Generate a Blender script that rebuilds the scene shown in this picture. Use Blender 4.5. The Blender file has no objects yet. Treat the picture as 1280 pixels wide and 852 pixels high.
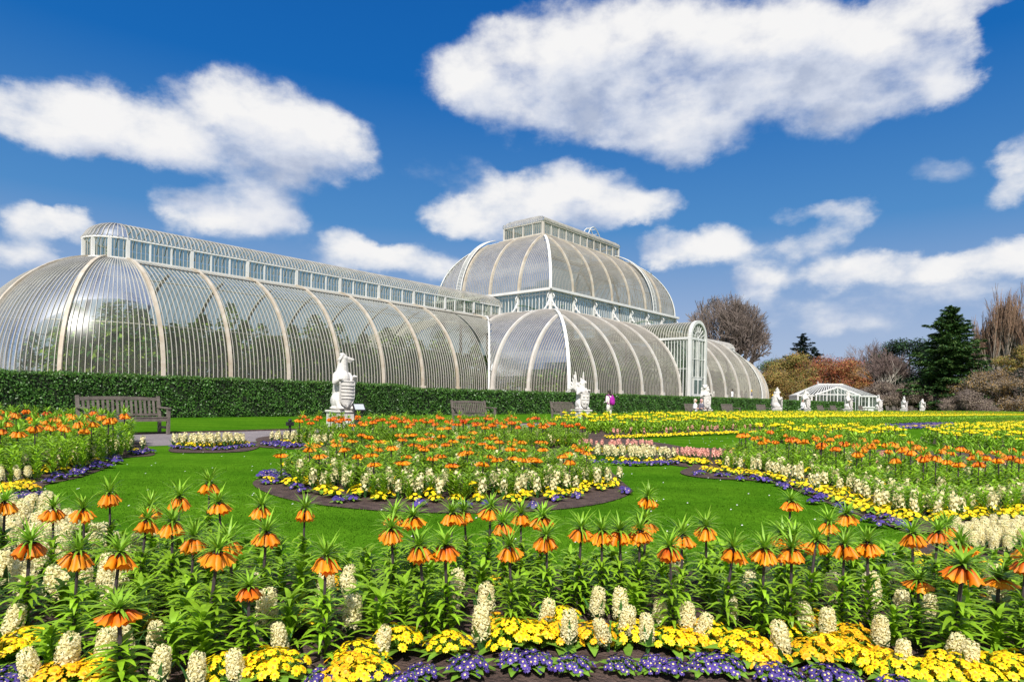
import bpy, math, random
import numpy as np
from mathutils import Vector, Matrix
R = math.radians
PI = math.pi
rnd = random.Random(7)
C = bpy.context.scene.collection

# ---------------------------------------------------------------- helpers
class MB:
    """collects faces and links them as one mesh object"""
    def __init__(s):
        s.v = []; s.f = []; s.m = []
    def quad(s, a, b, c, d, m=0):
        n = len(s.v); s.v += [tuple(a), tuple(b), tuple(c), tuple(d)]; s.f.append((n, n+1, n+2, n+3)); s.m.append(m)
    def tri(s, a, b, c, m=0):
        n = len(s.v); s.v += [tuple(a), tuple(b), tuple(c)]; s.f.append((n, n+1, n+2)); s.m.append(m)
    def poly(s, pts, m=0):
        n = len(s.v); s.v += [tuple(p) for p in pts]; s.f.append(tuple(range(n, n+len(pts)))); s.m.append(m)
    def box(s, x0, x1, y0, y1, z0, z1, m=0, bev=0.0):
        n = len(s.v)
        if bev <= 0:
            s.v += [(x0,y0,z0),(x1,y0,z0),(x1,y1,z0),(x0,y1,z0),(x0,y0,z1),(x1,y0,z1),(x1,y1,z1),(x0,y1,z1)]
            for q in ((3,2,1,0),(4,5,6,7),(0,1,5,4),(1,2,6,5),(2,3,7,6),(3,0,4,7)):
                s.f.append(tuple(n+i for i in q)); s.m.append(m)
        else:
            b = bev
            rings = [(z0, b), (z0+b, 0), (z1-b, 0), (z1, b)]
            for z, k in rings:
                s.v += [(x0+k,y0+b*(k==0)*0+k,z),(x1-k,y0+k,z),(x1-k,y1-k,z),(x0+k,y1-k,z)]
            s.f.append((n+3,n+2,n+1,n)); s.m.append(m)
            for r in range(3):
                for i in range(4):
                    j = (i+1) % 4
                    s.f.append((n+4*r+i, n+4*r+j, n+4*r+4+j, n+4*r+4+i)); s.m.append(m)
            s.f.append((n+12,n+13,n+14,n+15)); s.m.append(m)
    def beam(s, p, q, w, h, m=0, up=(0,0,1)):
        p = Vector(p); q = Vector(q); d = (q-p)
        if d.length < 1e-6: return
        d.normalize(); u = Vector(up)
        sd = d.cross(u)
        if sd.length < 1e-4: sd = d.cross(Vector((0,1,0)))
        sd.normalize(); u = sd.cross(d)
        n = len(s.v)
        for c in (p, q):
            for a, b in ((-1,-1),(1,-1),(1,1),(-1,1)):
                s.v.append(tuple(c + sd*(a*w/2) + u*(b*h/2)))
        for k in ((0,1,2,3),(7,6,5,4),(1,0,4,5),(2,1,5,6),(3,2,6,7),(0,3,7,4)):
            s.f.append(tuple(n+i for i in k)); s.m.append(m)
    def tube(s, pts, rad, n=6, m=0, caps=True):
        pts = [Vector(p) for p in pts]
        if not hasattr(rad, '__len__'): rad = [rad]*len(pts)
        base = len(s.v); ref = Vector((0.31,0.17,0.93))
        for i, p in enumerate(pts):
            d = (pts[min(i+1, len(pts)-1)] - pts[max(i-1, 0)])
            if d.length < 1e-9: d = Vector((0,0,1))
            d.normalize(); a = d.cross(ref)
            if a.length < .05: a = d.cross(Vector((1,0,0)))
            a.normalize(); b = d.cross(a)
            for k in range(n):
                t = 2*PI*k/n
                s.v.append(tuple(p + (a*math.cos(t) + b*math.sin(t))*rad[i]))
        for i in range(len(pts)-1):
            for k in range(n):
                k2 = (k+1) % n
                s.f.append((base+i*n+k, base+i*n+k2, base+(i+1)*n+k2, base+(i+1)*n+k)); s.m.append(m)
        if caps:
            s.f.append(tuple(base+k for k in reversed(range(n)))); s.m.append(m)
            e = base+(len(pts)-1)*n
            s.f.append(tuple(e+k for k in range(n))); s.m.append(m)
    def strip(s, pts, sides, nors, w, h, m=0, out=1.0):
        """rectangular bar that follows pts"""
        if len(pts) < 2: return
        base = len(s.v)
        for p, a, b in zip(pts, sides, nors):
            s.v += [tuple(p - a*(w/2) - b*(h*(1-out))), tuple(p + a*(w/2) - b*(h*(1-out))), tuple(p + a*(w/2) + b*(h*out)), tuple(p - a*(w/2) + b*(h*out))]
        for i in range(len(pts)-1):
            for k in range(4):
                k2 = (k+1) % 4
                s.f.append((base+4*i+k, base+4*i+k2, base+4*i+4+k2, base+4*i+4+k)); s.m.append(m)
    def ell(s, c, r, rot=None, nu=12, nv=8, m=0):
        c = Vector(c)
        if not hasattr(r, '__len__'): r = (r, r, r)
        base = len(s.v)
        def P(a, b):
            v = Vector((r[0]*math.cos(a)*math.cos(b), r[1]*math.sin(a)*math.cos(b), r[2]*math.sin(b)))
            if rot: v = rot @ v
            return tuple(c + v)
        for j in range(1, nv):
            for i in range(nu):
                s.v.append(P(2*PI*i/nu, -PI/2 + PI*j/nv))
        s.v.append(P(0, -PI/2)); s.v.append(P(0, PI/2))
        bt = base+(nv-1)*nu; tp = bt+1
        for j in range(nv-2):
            for i in range(nu):
                i2 = (i+1) % nu
                s.f.append((base+j*nu+i, base+j*nu+i2, base+(j+1)*nu+i2, base+(j+1)*nu+i)); s.m.append(m)
        for i in range(nu):
            i2 = (i+1) % nu
            s.f.append((bt, base+i2, base+i)); s.m.append(m)
            s.f.append((tp, base+(nv-2)*nu+i, base+(nv-2)*nu+i2)); s.m.append(m)
    def cap(s, p, q, r0, r1, n=10, m=0):
        p = Vector(p); q = Vector(q); d = q-p; L = d.length
        if L < 1e-6: return
        d /= L
        pts = []; rr = []
        for k in range(4):
            t = PI/2*(k+.15)/4
            pts.append(p - d*(r0*math.cos(t))); rr.append(r0*math.sin(t))
        pts.append(p); rr.append(r0); pts.append(q); rr.append(r1)
        for k in range(3, -1, -1):
            t = PI/2*(k+.15)/4
            pts.append(q + d*(r1*math.cos(t))); rr.append(r1*math.sin(t))
        s.tube(pts, rr, n, m)
    def leaf(s, base, az, L, W, pitch, droop, segs=3, m=0, fold=0.0, tip=.05, twist=0.0, root=.35):
        """a tapering ribbon that starts at an elevation angle and droops"""
        p = Vector(base); n0 = len(s.v); ca, sa = math.cos(az), math.sin(az)
        side = Vector((-sa, ca, 0)); e = pitch; st = L/segs
        for k in range(segs+1):
            t = k/segs
            w = W*(root + (1-root)*math.sin(PI*min(1, t*1.0+.12)**.8))*.5 if k < segs else W*tip
            sd = side
            if twist: sd = (side + Vector((0,0,twist*t))).normalized()
            s.v.append(tuple(p - sd*w + Vector((0,0,fold*w)))); s.v.append(tuple(p + sd*w + Vector((0,0,fold*w))))
            p = p + Vector((ca*math.cos(e), sa*math.cos(e), math.sin(e)))*st
            e -= droop/segs
        for k in range(segs):
            s.f.append((n0+2*k, n0+2*k+1, n0+2*k+3, n0+2*k+2)); s.m.append(m)
    def mesh(s, name, mats, smooth=False):
        me = bpy.data.meshes.new(name); me.from_pydata(s.v, [], s.f)
        if not isinstance(mats, (list, tuple)): mats = [mats]
        for x in mats: me.materials.append(x)
        if len(mats) > 1: me.polygons.foreach_set('material_index', s.m)
        if getattr(s, 'sm', None):
            fl = [False]*len(s.f)
            for k in s.sm: fl[k] = True
            me.polygons.foreach_set('use_smooth', fl)
        if smooth: me.polygons.foreach_set('use_smooth', [True]*len(s.f))
        me.update(); return me
    def build(s, name, mats, parent=None, smooth=False, loc=None):
        return link(name, s.mesh(name, mats, smooth), parent, loc)

def link(name, me, parent=None, loc=None):
    o = bpy.data.objects.new(name, me); C.objects.link(o)
    if parent is not None: o.parent = parent
    if loc is not None: o.location = loc
    return o
def tag(o, label=None, cat=None, group=None, kind=None):
    if label: o['label'] = label
    if cat: o['category'] = cat
    if group: o['group'] = group
    if kind: o['kind'] = kind
    return o
def thing(name, label, cat, loc=(0,0,0), rz=0.0, group=None):
    o = bpy.data.objects.new(name, None); C.objects.link(o); o.empty_display_size = .1
    o.location = loc; o.rotation_euler = (0,0,rz)
    return tag(o, label, cat, group)
def kids(o):
    return [c for c in KIDS.get(o.name, [])] if o.name in KIDS else list(o.children)
KIDS = {}
def dup(root, loc, rz=0, sc=1.0, label=None, group=None, tilt=(0,0)):
    r = root.copy(); C.objects.link(r); r.location = loc; r.rotation_euler = (tilt[0],tilt[1],rz)
    r.scale = (sc,sc,sc) if not hasattr(sc, '__len__') else sc
    if label: r['label'] = label
    if group: r['group'] = group
    for ch in kids(root):
        c = ch.copy(); C.objects.link(c); c.parent = r
        for g in list(ch.children):
            d = g.copy(); C.objects.link(d); d.parent = c
    return r

# ---------------------------------------------------------------- camera and the land under it
TH = R(40.8); ROLL = R(1.03); F = 800.0; CAMZ = 1.38; HY = 498.0
Dv = Vector((math.cos(TH), math.sin(TH), 0)); Rv = Vector((math.sin(TH), -math.cos(TH), 0)); Uv = Vector((0,0,1))
Rr = Rv*math.cos(ROLL) + Uv*math.sin(ROLL); Ur = Uv*math.cos(ROLL) - Rv*math.sin(ROLL)
CAM = Vector((0,0,CAMZ))
def gz(x, y):
    return .02 + .015*min(26.0, max(-6.0, y))
def ray(px, py):
    return Dv + Rr*((px-640)/F) + Ur*((HY-py)/F)
def on_ground(px, py, h=0.0):
    """point of the land (or a level h above it) on a sight line; used to survey the garden plan"""
    r = ray(px, py); z = .1
    for _ in range(12):
        t = (z + h - CAMZ)/r.z
        if t < 0 or t > 400: t = 400
        p = CAM + r*t; z = gz(p.x, p.y)
    return Vector((p.x, p.y, z))
def on_line(px, Y):
    """where the sight line through a column crosses the plan line y = Y"""
    r = ray(px, HY); t = Y/r.y
    return Vector((r.x*t, Y, gz(0, Y)))
cam_d = bpy.data.cameras.new('camera'); cam = bpy.data.objects.new('camera', cam_d); C.objects.link(cam)
M3 = Matrix((Rr, Ur, -Dv)).transposed()
cam.matrix_world = Matrix.Translation(CAM) @ M3.to_4x4()
cam_d.sensor_width = 36; cam_d.lens = F/1280*36; cam_d.shift_y = (HY-426)/1280; cam_d.clip_start = .1; cam_d.clip_end = 6000
sc = bpy.context.scene; sc.camera = cam
sc.view_settings.view_transform = 'Standard'; sc.view_settings.look = 'None'; sc.view_settings.gamma = 1
sc.view_settings.exposure = EXPOSURE = 0.30
sc.cycles.max_bounces = 5; sc.cycles.diffuse_bounces = 3; sc.cycles.glossy_bounces = 2; sc.cycles.transparent_max_bounces = 9; sc.cycles.transmission_bounces = 2
sc.cycles.use_denoising = True
sc.cycles.sample_clamp_indirect = 6

# ---------------------------------------------------------------- materials
def mat(name, col, rough=.6, spec=.4, metal=0, var=0.0, vscale=4.0, vcol=None, bump=0.0, bscale=30.0, sss=0, rand=0.0, transl=None, coord='Object'):
    m = bpy.data.materials.new(name); m.use_nodes = True; nt = m.node_tree; b = nt.nodes['Principled BSDF']
    b.inputs['Roughness'].default_value = rough; b.inputs['Metallic'].default_value = metal
    b.inputs['Specular IOR Level'].default_value = spec
    col4 = (*col, 1); b.inputs['Base Color'].default_value = col4
    L = nt.links; out = None
    tc = nt.nodes.new('ShaderNodeTexCoord')
    if var or vcol:
        n = nt.nodes.new('ShaderNodeTexNoise'); n.inputs['Scale'].default_value = vscale; n.inputs['Detail'].default_value = 5
        L.new(tc.outputs[coord], n.inputs['Vector'])
        rp = nt.nodes.new('ShaderNodeValToRGB'); rp.color_ramp.elements[0].position = .33; rp.color_ramp.elements[1].position = .67
        c2 = vcol if vcol else tuple(min(1, c*(1+var)) for c in col)
        c1 = col if vcol else tuple(c*(1-var) for c in col)
        rp.color_ramp.elements[0].color = (*c1, 1); rp.color_ramp.elements[1].color = (*c2, 1)
        L.new(n.outputs['Fac'], rp.inputs['Fac']); out = rp.outputs['Color']
    if rand:
        oi = nt.nodes.new('ShaderNodeObjectInfo'); hs = nt.nodes.new('ShaderNodeHueSaturation')
        mp = nt.nodes.new('ShaderNodeMapRange'); mp.inputs['To Min'].default_value = 1-rand; mp.inputs['To Max'].default_value = 1+rand
        L.new(oi.outputs['Random'], mp.inputs['Value']); L.new(mp.outputs['Result'], hs.inputs['Value'])
        if out: L.new(out, hs.inputs['Color'])
        else: hs.inputs['Color'].default_value = col4
        out = hs.outputs['Color']
    if out: L.new(out, b.inputs['Base Color'])
    if bump:
        n2 = nt.nodes.new('ShaderNodeTexNoise'); n2.inputs['Scale'].default_value = bscale; n2.inputs['Detail'].default_value = 4
        L.new(tc.outputs[coord], n2.inputs['Vector'])
        bp = nt.nodes.new('ShaderNodeBump'); bp.inputs['Strength'].default_value = bump; bp.inputs['Distance'].default_value = .05
        L.new(n2.outputs['Fac'], bp.inputs['Height']); L.new(bp.outputs['Normal'], b.inputs['Normal'])
    if transl:
        t = nt.nodes.new('ShaderNodeBsdfTranslucent'); mx = nt.nodes.new('ShaderNodeMixShader'); mx.inputs['Fac'].default_value = transl
        t.inputs['Color'].default_value = (*[min(1, c*1.6) for c in col], 1)
        if out:
            L.new(out, t.inputs['Color'])
        mo = nt.nodes['Material Output']
        L.new(b.outputs[0], mx.inputs[1]); L.new(t.outputs[0], mx.inputs[2]); L.new(mx.outputs[0], mo.inputs['Surface'])
    return m
M = {}
M['white'] = mat('white_paint', (.66,.655,.63), .45, var=.08, vscale=1.2)
M['bar'] = mat('glazing_bar_paint', (.43,.41,.365), .5, var=.15, vscale=.8)
M['rib'] = mat('weathered_cream_paint', (.55,.50,.42), .55, vscale=1.6, vcol=(.42,.35,.26))
M['crib'] = mat('pale_rib_paint', (.60,.575,.53), .55, vscale=1.6, vcol=(.50,.45,.39))
M['leadbar'] = mat('grey_roof_bars', (.40,.38,.35), .55, var=.2, vscale=1.5)
M['darkband'] = mat('dark_vent_band', (.10,.085,.075), .6)
M['stone'] = mat('pale_portland_stone', (.62,.59,.55), .8, var=.20, vscale=3, bump=.35, bscale=22, vcol=None)
M['plinth'] = mat('plinth_stone', (.50,.47,.42), .8, var=.12, vscale=2, bump=.3)
M['wood'] = mat('weathered_teak', (.150,.125,.105), .75, var=.25, vscale=9, bump=.3, bscale=60)
M['path'] = mat('grey_path_asphalt', (.22,.19,.19), .9, var=.12, vscale=1.5, bump=.4, bscale=90)
M['soil'] = mat('dark_soil', (.055,.032,.026), .95, vscale=9, vcol=(.125,.08,.065), bump=1.0, bscale=45)
M['black'] = mat('black_metal', (.02,.02,.022), .5)
M['signface'] = mat('pale_sign_face', (.45,.48,.50), .35)
M['bark'] = mat('grey_bark', (.17,.135,.12), .9, var=.3, vscale=2)
M['twig'] = mat('purple_brown_twigs', (.17,.115,.095), .9, var=.3, vscale=.35)
M['stem'] = mat('dark_flower_stem', (.050,.035,.040), .6, var=.3, vscale=12)
M['fleaf'] = mat('crown_imperial_leaf', (.235,.415,.018), .42, spec=.35, var=.35, vscale=11, rand=.16, transl=.28)
M['ftuft'] = mat('crown_tuft_leaf', (.25,.45,.03), .45, spec=.35, var=.3, vscale=14, rand=.14, transl=.30)
M['cbar'] = mat('weathered_grey_bars', (.34,.31,.275), .55, var=.15, vscale=.8)
M['orange'] = mat('orange_petal', (.98,.43,.010), .5, vscale=14, vcol=(.95,.22,.006), rand=.18, transl=.30)
M['redorange'] = mat('red_orange_petal', (.90,.20,.006), .5, vscale=14, vcol=(.95,.34,.006), rand=.12, transl=.30)
M['yfrit'] = mat('yellow_bell_petal', (.93,.74,.012), .5, var=.12, vscale=14, rand=.1, transl=.30)
M['yprim'] = mat('yellow_primrose_petal', (.95,.76,.008), .5, vscale=22, vcol=(.95,.62,.008), rand=.06, transl=.18)
M['gprim'] = mat('golden_primrose_petal', (.95,.60,.008), .5, vscale=22, vcol=(.92,.42,.008), rand=.08, transl=.18)
M['eye'] = mat('orange_flower_eye', (.72,.28,.01), .6)
M['pprim'] = mat('purple_primrose_petal', (.050,.030,.20), .5, vscale=22, vcol=(.11,.065,.32), rand=.2, transl=.15)
M['yeye'] = mat('yellow_flower_eye', (.85,.68,.22), .6)
M['cream'] = mat('cream_hyacinth_floret', (.97,.86,.42), .5, vscale=30, vcol=(.97,.91,.62), rand=.04, transl=.42)
M['pink'] = mat('pink_hyacinth_floret', (.90,.45,.36), .5, var=.12, vscale=30, rand=.12, transl=.25)
M['hleaf'] = mat('hyacinth_leaf', (.06,.17,.035), .35, spec=.5, var=.2, vscale=14, rand=.15, transl=.12)
M['pleaf'] = mat('primrose_leaf', (.17,.33,.03), .5, var=.25, vscale=18, rand=.15, transl=.2)
M['skin'] = mat('skin', (.55,.34,.25), .5)
M['hair'] = mat('dark_hair', (.03,.022,.018), .5)

def lawn_mat():
    m = bpy.data.materials.new('mown_grass'); m.use_nodes = True; nt = m.node_tree; b = nt.nodes['Principled BSDF']; L = nt.links
    tc = nt.nodes.new('ShaderNodeTexCoord')
    def noise(s, d=4):
        n = nt.nodes.new('ShaderNodeTexNoise'); n.inputs['Scale'].default_value = s; n.inputs['Detail'].default_value = d; L.new(tc.outputs['Object'], n.inputs['Vector']); return n
    n1 = noise(.45); n2 = noise(60, 6); n3 = noise(7, 5)
    r1 = nt.nodes.new('ShaderNodeValToRGB'); r1.color_ramp.elements[0].position = .3; r1.color_ramp.elements[1].position = .7
    r1.color_ramp.elements[0].color = (.050,.160,.007,1); r1.color_ramp.elements[1].color = (.088,.220,.011,1)
    L.new(n1.outputs['Fac'], r1.inputs['Fac'])
    r2 = nt.nodes.new('ShaderNodeValToRGB'); r2.color_ramp.elements[0].position = .3; r2.color_ramp.elements[1].position = .72
    r2.color_ramp.elements[0].color = (.50,.50,.50,1); r2.color_ramp.elements[1].color = (1.3,1.3,1.2,1)
    L.new(n2.outputs['Fac'], r2.inputs['Fac'])
    r3 = nt.nodes.new('ShaderNodeValToRGB'); r3.color_ramp.elements[0].position = .3; r3.color_ramp.elements[1].position = .7
    r3.color_ramp.elements[0].color = (.80,.84,.80,1); r3.color_ramp.elements[1].color = (1.15,1.1,1.1,1)
    L.new(n3.outputs['Fac'], r3.inputs['Fac'])
    m1 = nt.nodes.new('ShaderNodeMix'); m1.data_type = 'RGBA'; m1.blend_type = 'MULTIPLY'; m1.inputs['Factor'].default_value = 1
    m2 = nt.nodes.new('ShaderNodeMix'); m2.data_type = 'RGBA'; m2.blend_type = 'MULTIPLY'; m2.inputs['Factor'].default_value = 1
    L.new(r1.outputs[0], m1.inputs[6]); L.new(r2.outputs[0], m1.inputs[7]); L.new(m1.outputs[2], m2.inputs[6]); L.new(r3.outputs[0], m2.inputs[7])
    wv = nt.nodes.new('ShaderNodeTexWave'); wv.wave_type = 'BANDS'; wv.bands_direction = 'DIAGONAL'; wv.inputs['Scale'].default_value = .34; wv.inputs['Distortion'].default_value = 1.6; wv.inputs['Detail'].default_value = 2
    L.new(tc.outputs['Object'], wv.inputs['Vector'])
    r4 = nt.nodes.new('ShaderNodeValToRGB'); r4.color_ramp.elements[0].position = .35; r4.color_ramp.elements[1].position = .65
    r4.color_ramp.elements[0].color = (.93,.94,.93,1); r4.color_ramp.elements[1].color = (1.08,1.06,1.06,1); L.new(wv.outputs['Fac'], r4.inputs['Fac'])
    m3 = nt.nodes.new('ShaderNodeMix'); m3.data_type = 'RGBA'; m3.blend_type = 'MULTIPLY'; m3.inputs['Factor'].default_value = 1
    L.new(m2.outputs[2], m3.inputs[6]); L.new(r4.outputs[0], m3.inputs[7])
    L.new(m3.outputs[2], b.inputs['Base Color']); b.inputs['Roughness'].default_value = .9; b.inputs['Specular IOR Level'].default_value = .0
    bp = nt.nodes.new('ShaderNodeBump'); bp.inputs['Strength'].default_value = .6; bp.inputs['Distance'].default_value = .03
    L.new(n2.outputs['Fac'], bp.inputs['Height']); L.new(bp.outputs['Normal'], b.inputs['Normal'])
    return m
M['lawn'] = lawn_mat()

def glass_mat(name, tint=(.80,.86,.84), dust=.30, gloss=.22, dustcol=(.56,.57,.54)):
    m = bpy.data.materials.new(name); m.use_nodes = True; nt = m.node_tree; L = nt.links
    nt.nodes.remove(nt.nodes['Principled BSDF']); mo = nt.nodes['Material Output']
    tr = nt.nodes.new('ShaderNodeBsdfTransparent'); tr.inputs['Color'].default_value = (*tint, 1)
    gl = nt.nodes.new('ShaderNodeBsdfGlossy'); gl.inputs['Roughness'].default_value = .27; gl.inputs['Color'].default_value = (.9,.92,.95,1)
    df = nt.nodes.new('ShaderNodeBsdfDiffuse'); df.inputs['Color'].default_value = (*dustcol, 1)
    tl = nt.nodes.new('ShaderNodeBsdfTranslucent'); tl.inputs['Color'].default_value = (*dustcol, 1)
    md = nt.nodes.new('ShaderNodeMixShader'); md.inputs['Fac'].default_value = .45
    L.new(df.outputs[0], md.inputs[1]); L.new(tl.outputs[0], md.inputs[2])
    tc = nt.nodes.new('ShaderNodeTexCoord'); n = nt.nodes.new('ShaderNodeTexNoise'); n.inputs['Scale'].default_value = .55; n.inputs['Detail'].default_value = 6
    n.inputs['Roughness'].default_value = .65
    L.new(tc.outputs['Object'], n.inputs['Vector'])
    mr = nt.nodes.new('ShaderNodeMapRange'); mr.inputs['From Min'].default_value = .3; mr.inputs['From Max'].default_value = .7
    mr.inputs['To Min'].default_value = dust*.6; mr.inputs['To Max'].default_value = dust*1.5; L.new(n.outputs['Fac'], mr.inputs['Value'])
    a = nt.nodes.new('ShaderNodeMixShader'); L.new(mr.outputs[0], a.inputs['Fac']); L.new(tr.outputs[0], a.inputs[1]); L.new(md.outputs[0], a.inputs[2])
    fr = nt.nodes.new('ShaderNodeFresnel'); fr.inputs['IOR'].default_value = 1.5
    ad = nt.nodes.new('ShaderNodeMath'); ad.operation = 'MULTIPLY_ADD'; ad.inputs[1].default_value = .7; ad.inputs[2].default_value = gloss*.35; L.new(fr.outputs[0], ad.inputs[0])
    b = nt.nodes.new('ShaderNodeMixShader'); L.new(ad.outputs[0], b.inputs['Fac']); L.new(a.outputs[0], b.inputs[1]); L.new(gl.outputs[0], b.inputs[2])
    L.new(b.outputs[0], mo.inputs['Surface'])
    return m
M['glass'] = glass_mat('dusty_glass', (.88,.91,.82), .14, 0.0, (.40,.39,.29))
M['cglass'] = glass_mat('clerestory_glass', (.74,.82,.77), .12, 0.0, (.40,.46,.38))

def petal_gradient(m, top, z0, z1):
    """crown imperial bells are redder where they hang from the stem"""
    nt = m.node_tree; L = nt.links; b = nt.nodes['Principled BSDF']; src = b.inputs['Base Color'].links[0].from_socket
    tc = nt.nodes.new('ShaderNodeTexCoord'); sp = nt.nodes.new('ShaderNodeSeparateXYZ'); L.new(tc.outputs['Object'], sp.inputs[0])
    mr = nt.nodes.new('ShaderNodeMapRange'); mr.inputs['From Min'].default_value = z0; mr.inputs['From Max'].default_value = z1; L.new(sp.outputs[2], mr.inputs['Value'])
    mx = nt.nodes.new('ShaderNodeMix'); mx.data_type = 'RGBA'; L.new(mr.outputs[0], mx.inputs['Factor']); L.new(src, mx.inputs[6]); mx.inputs[7].default_value = (*top, 1)
    L.new(mx.outputs[2], b.inputs['Base Color'])
    for n in nt.nodes:
        if n.type == 'BSDF_TRANSLUCENT': L.new(mx.outputs[2], n.inputs['Color'])
petal_gradient(M['orange'], (.85,.19,.006), .49, .53); petal_gradient(M['redorange'], (.62,.07,.006), .48, .53)
# ---------------------------------------------------------------- sky, sun
SUN = Vector((-.72, -.52, .92)).normalized()
def make_world():
    w = bpy.data.worlds.new('World'); sc.world = w; w.use_nodes = True; nt = w.node_tree; L = nt.links; N = nt.nodes
    bg = N['Background']; bg.inputs['Strength'].default_value = .088
    sky = N.new('ShaderNodeTexSky'); sky.sky_type = 'NISHITA'; sky.sun_disc = False
    sky.sun_elevation = math.asin(SUN.z); sky.sun_rotation = math.atan2(SUN.x, SUN.y); sky.air_density = 1.0; sky.dust_density = .4; sky.ozone_density = 3
    hs = N.new('ShaderNodeHueSaturation'); hs.inputs['Saturation'].default_value = 1.22; hs.inputs['Value'].default_value = .86
    L.new(sky.outputs[0], hs.inputs['Color'])
    HZ = N.new('ShaderNodeValToRGB'); he = HZ.color_ramp.elements
    he[0].position = 0; he[0].color = (.44,.52,.68,1); he[1].position = 1; he[1].color = (.002,.075,.33,1)
    e = he.new(.13); e.color = (.33,.43,.63,1); e = he.new(.34); e.color = (.075,.245,.54,1); e = he.new(.6); e.color = (.007,.128,.44,1)
    tc = N.new('ShaderNodeTexCoord'); sp = N.new('ShaderNodeSeparateXYZ'); L.new(tc.outputs['Generated'], sp.inputs[0])
    at = N.new('ShaderNodeMath'); at.operation = 'ARCTAN2'; L.new(sp.outputs[1], at.inputs[0]); L.new(sp.outputs[0], at.inputs[1])
    asn = N.new('ShaderNodeMath'); asn.operation = 'ARCSINE'; L.new(sp.outputs[2], asn.inputs[0])
    cb = N.new('ShaderNodeCombineXYZ'); L.new(at.outputs[0], cb.inputs[0]); L.new(asn.outputs[0], cb.inputs[1])
    em = N.new('ShaderNodeMapRange'); em.inputs['From Min'].default_value = 0; em.inputs['From Max'].default_value = .75; L.new(asn.outputs[0], em.inputs['Value']); L.new(em.outputs[0], HZ.inputs['Fac'])
    hm = N.new('ShaderNodeVectorMath'); hm.operation = 'SCALE'; hm.inputs['Scale'].default_value = 10.0; L.new(HZ.outputs['Color'], hm.inputs[0])
    bm = N.new('ShaderNodeMix'); bm.data_type = 'RGBA'; bm.inputs['Factor'].default_value = .93; L.new(hs.outputs[0], bm.inputs[6]); L.new(hm.outputs[0], bm.inputs[7])
    # cloud banks: (azimuth, elevation) of the centre and angular half sizes, surveyed from the sky of the day
    px = [(15,142,52,38,1),(75,136,55,42,1),(128,138,55,42,1),(190,160,60,40,1),(250,155,60,48,1),(315,150,60,52,1),(375,170,60,50,1),(430,187,50,38,1),(350,205,70,32,1),(90,172,65,28,1),(220,195,70,26,.9),
          (245,258,45,32,1),(300,255,52,40,1),(352,268,40,30,.95),(30,278,42,26,.95),(82,280,36,20,.9),(20,318,52,22,.9),(62,322,40,16,.8),
          (572,267,44,24,.95),(638,250,52,36,1),(700,243,52,40,1),(762,250,46,34,1),(815,264,40,20,.9),(610,277,62,18,.9),(720,275,85,20,.95),
          (520,330,44,28,.95),(565,326,36,20,.85),(470,322,50,20,.75),(428,300,30,18,.6),
          (588,102,48,46,.9),(618,62,44,40,.85),(645,132,62,46,1),(690,62,62,58,1),(722,112,72,62,1),(790,42,72,55,1),(800,112,82,68,1),(862,160,70,48,.95),(852,196,40,22,.75),(882,62,82,70,1.05),(932,112,82,66,1),(982,52,82,64,1.05),(1032,112,72,56,1),(1082,62,82,62,1),(1140,92,60,46,.95),(1162,50,52,48,.95),(1195,80,36,40,.85),(1110,18,82,36,.95),(1215,8,60,22,.8),
          (838,313,40,22,.95),(892,308,46,24,.95),(1000,262,42,12,.65),(1052,272,44,28,.85),(1010,300,52,18,.75),(940,350,42,20,.9),(1040,343,46,24,.95),(1092,338,44,24,.95),
          (1278,205,34,38,.9),(1268,240,32,20,.75),(1188,332,42,20,.9),(1238,322,50,24,.95),(1282,322,32,22,.9),(1230,375,95,22,.55),(1060,398,95,24,.5),(960,385,60,20,.5),(380,318,60,20,.5),(1150,345,120,30,.42),(980,320,80,30,.4),(560,215,60,20,.35),(1180,210,50,18,.4),(140,300,40,20,.45)]
    blobs = []
    def ae(x, y):
        r = ray(x, y).normalized(); return math.atan2(r.y, r.x), math.asin(r.z)
    for (x, y, hw, hh, s) in px:
        a, e = ae(x, y); a1, _ = ae(x+hw, y); a0, _ = ae(x-hw, y); _, e1 = ae(x, y-hh); _, e0 = ae(x, y+hh)
        blobs.append((a, e, abs(a1-a0)/2, abs(e1-e0)/2, s))
    g = bpy.data.node_groups.new('cloud_field', 'ShaderNodeTree')
    g.interface.new_socket('P', in_out='INPUT', socket_type='NodeSocketVector'); g.interface.new_socket('D', in_out='OUTPUT', socket_type='NodeSocketFloat')
    gi = g.nodes.new('NodeGroupInput'); go = g.nodes.new('NodeGroupOutput'); GL = g.links; GN = g.nodes
    def noise(scale, detail, rough, sy=1.5):
        mp = GN.new('ShaderNodeMapping'); mp.inputs['Scale'].default_value = (1, sy, 1); GL.new(gi.outputs[0], mp.inputs[0])
        n = GN.new('ShaderNodeTexNoise'); n.inputs['Scale'].default_value = scale; n.inputs['Detail'].default_value = detail; n.inputs['Roughness'].default_value = rough
        GL.new(mp.outputs[0], n.inputs['Vector']); return n
    warp = noise(6, 7, .62, 1.3)
    sb = GN.new('ShaderNodeVectorMath'); sb.operation = 'SUBTRACT'; GL.new(warp.outputs['Color'], sb.inputs[0]); sb.inputs[1].default_value = (.5,.5,.5)
    ms = GN.new('ShaderNodeVectorMath'); ms.operation = 'MULTIPLY'; GL.new(sb.outputs[0], ms.inputs[0]); ms.inputs[1].default_value = (.115,.085,0)
    ad = GN.new('ShaderNodeVectorMath'); ad.operation = 'ADD'; GL.new(gi.outputs[0], ad.inputs[0]); GL.new(ms.outputs[0], ad.inputs[1])
    cur = None      # product of the gaps between the banks
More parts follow.
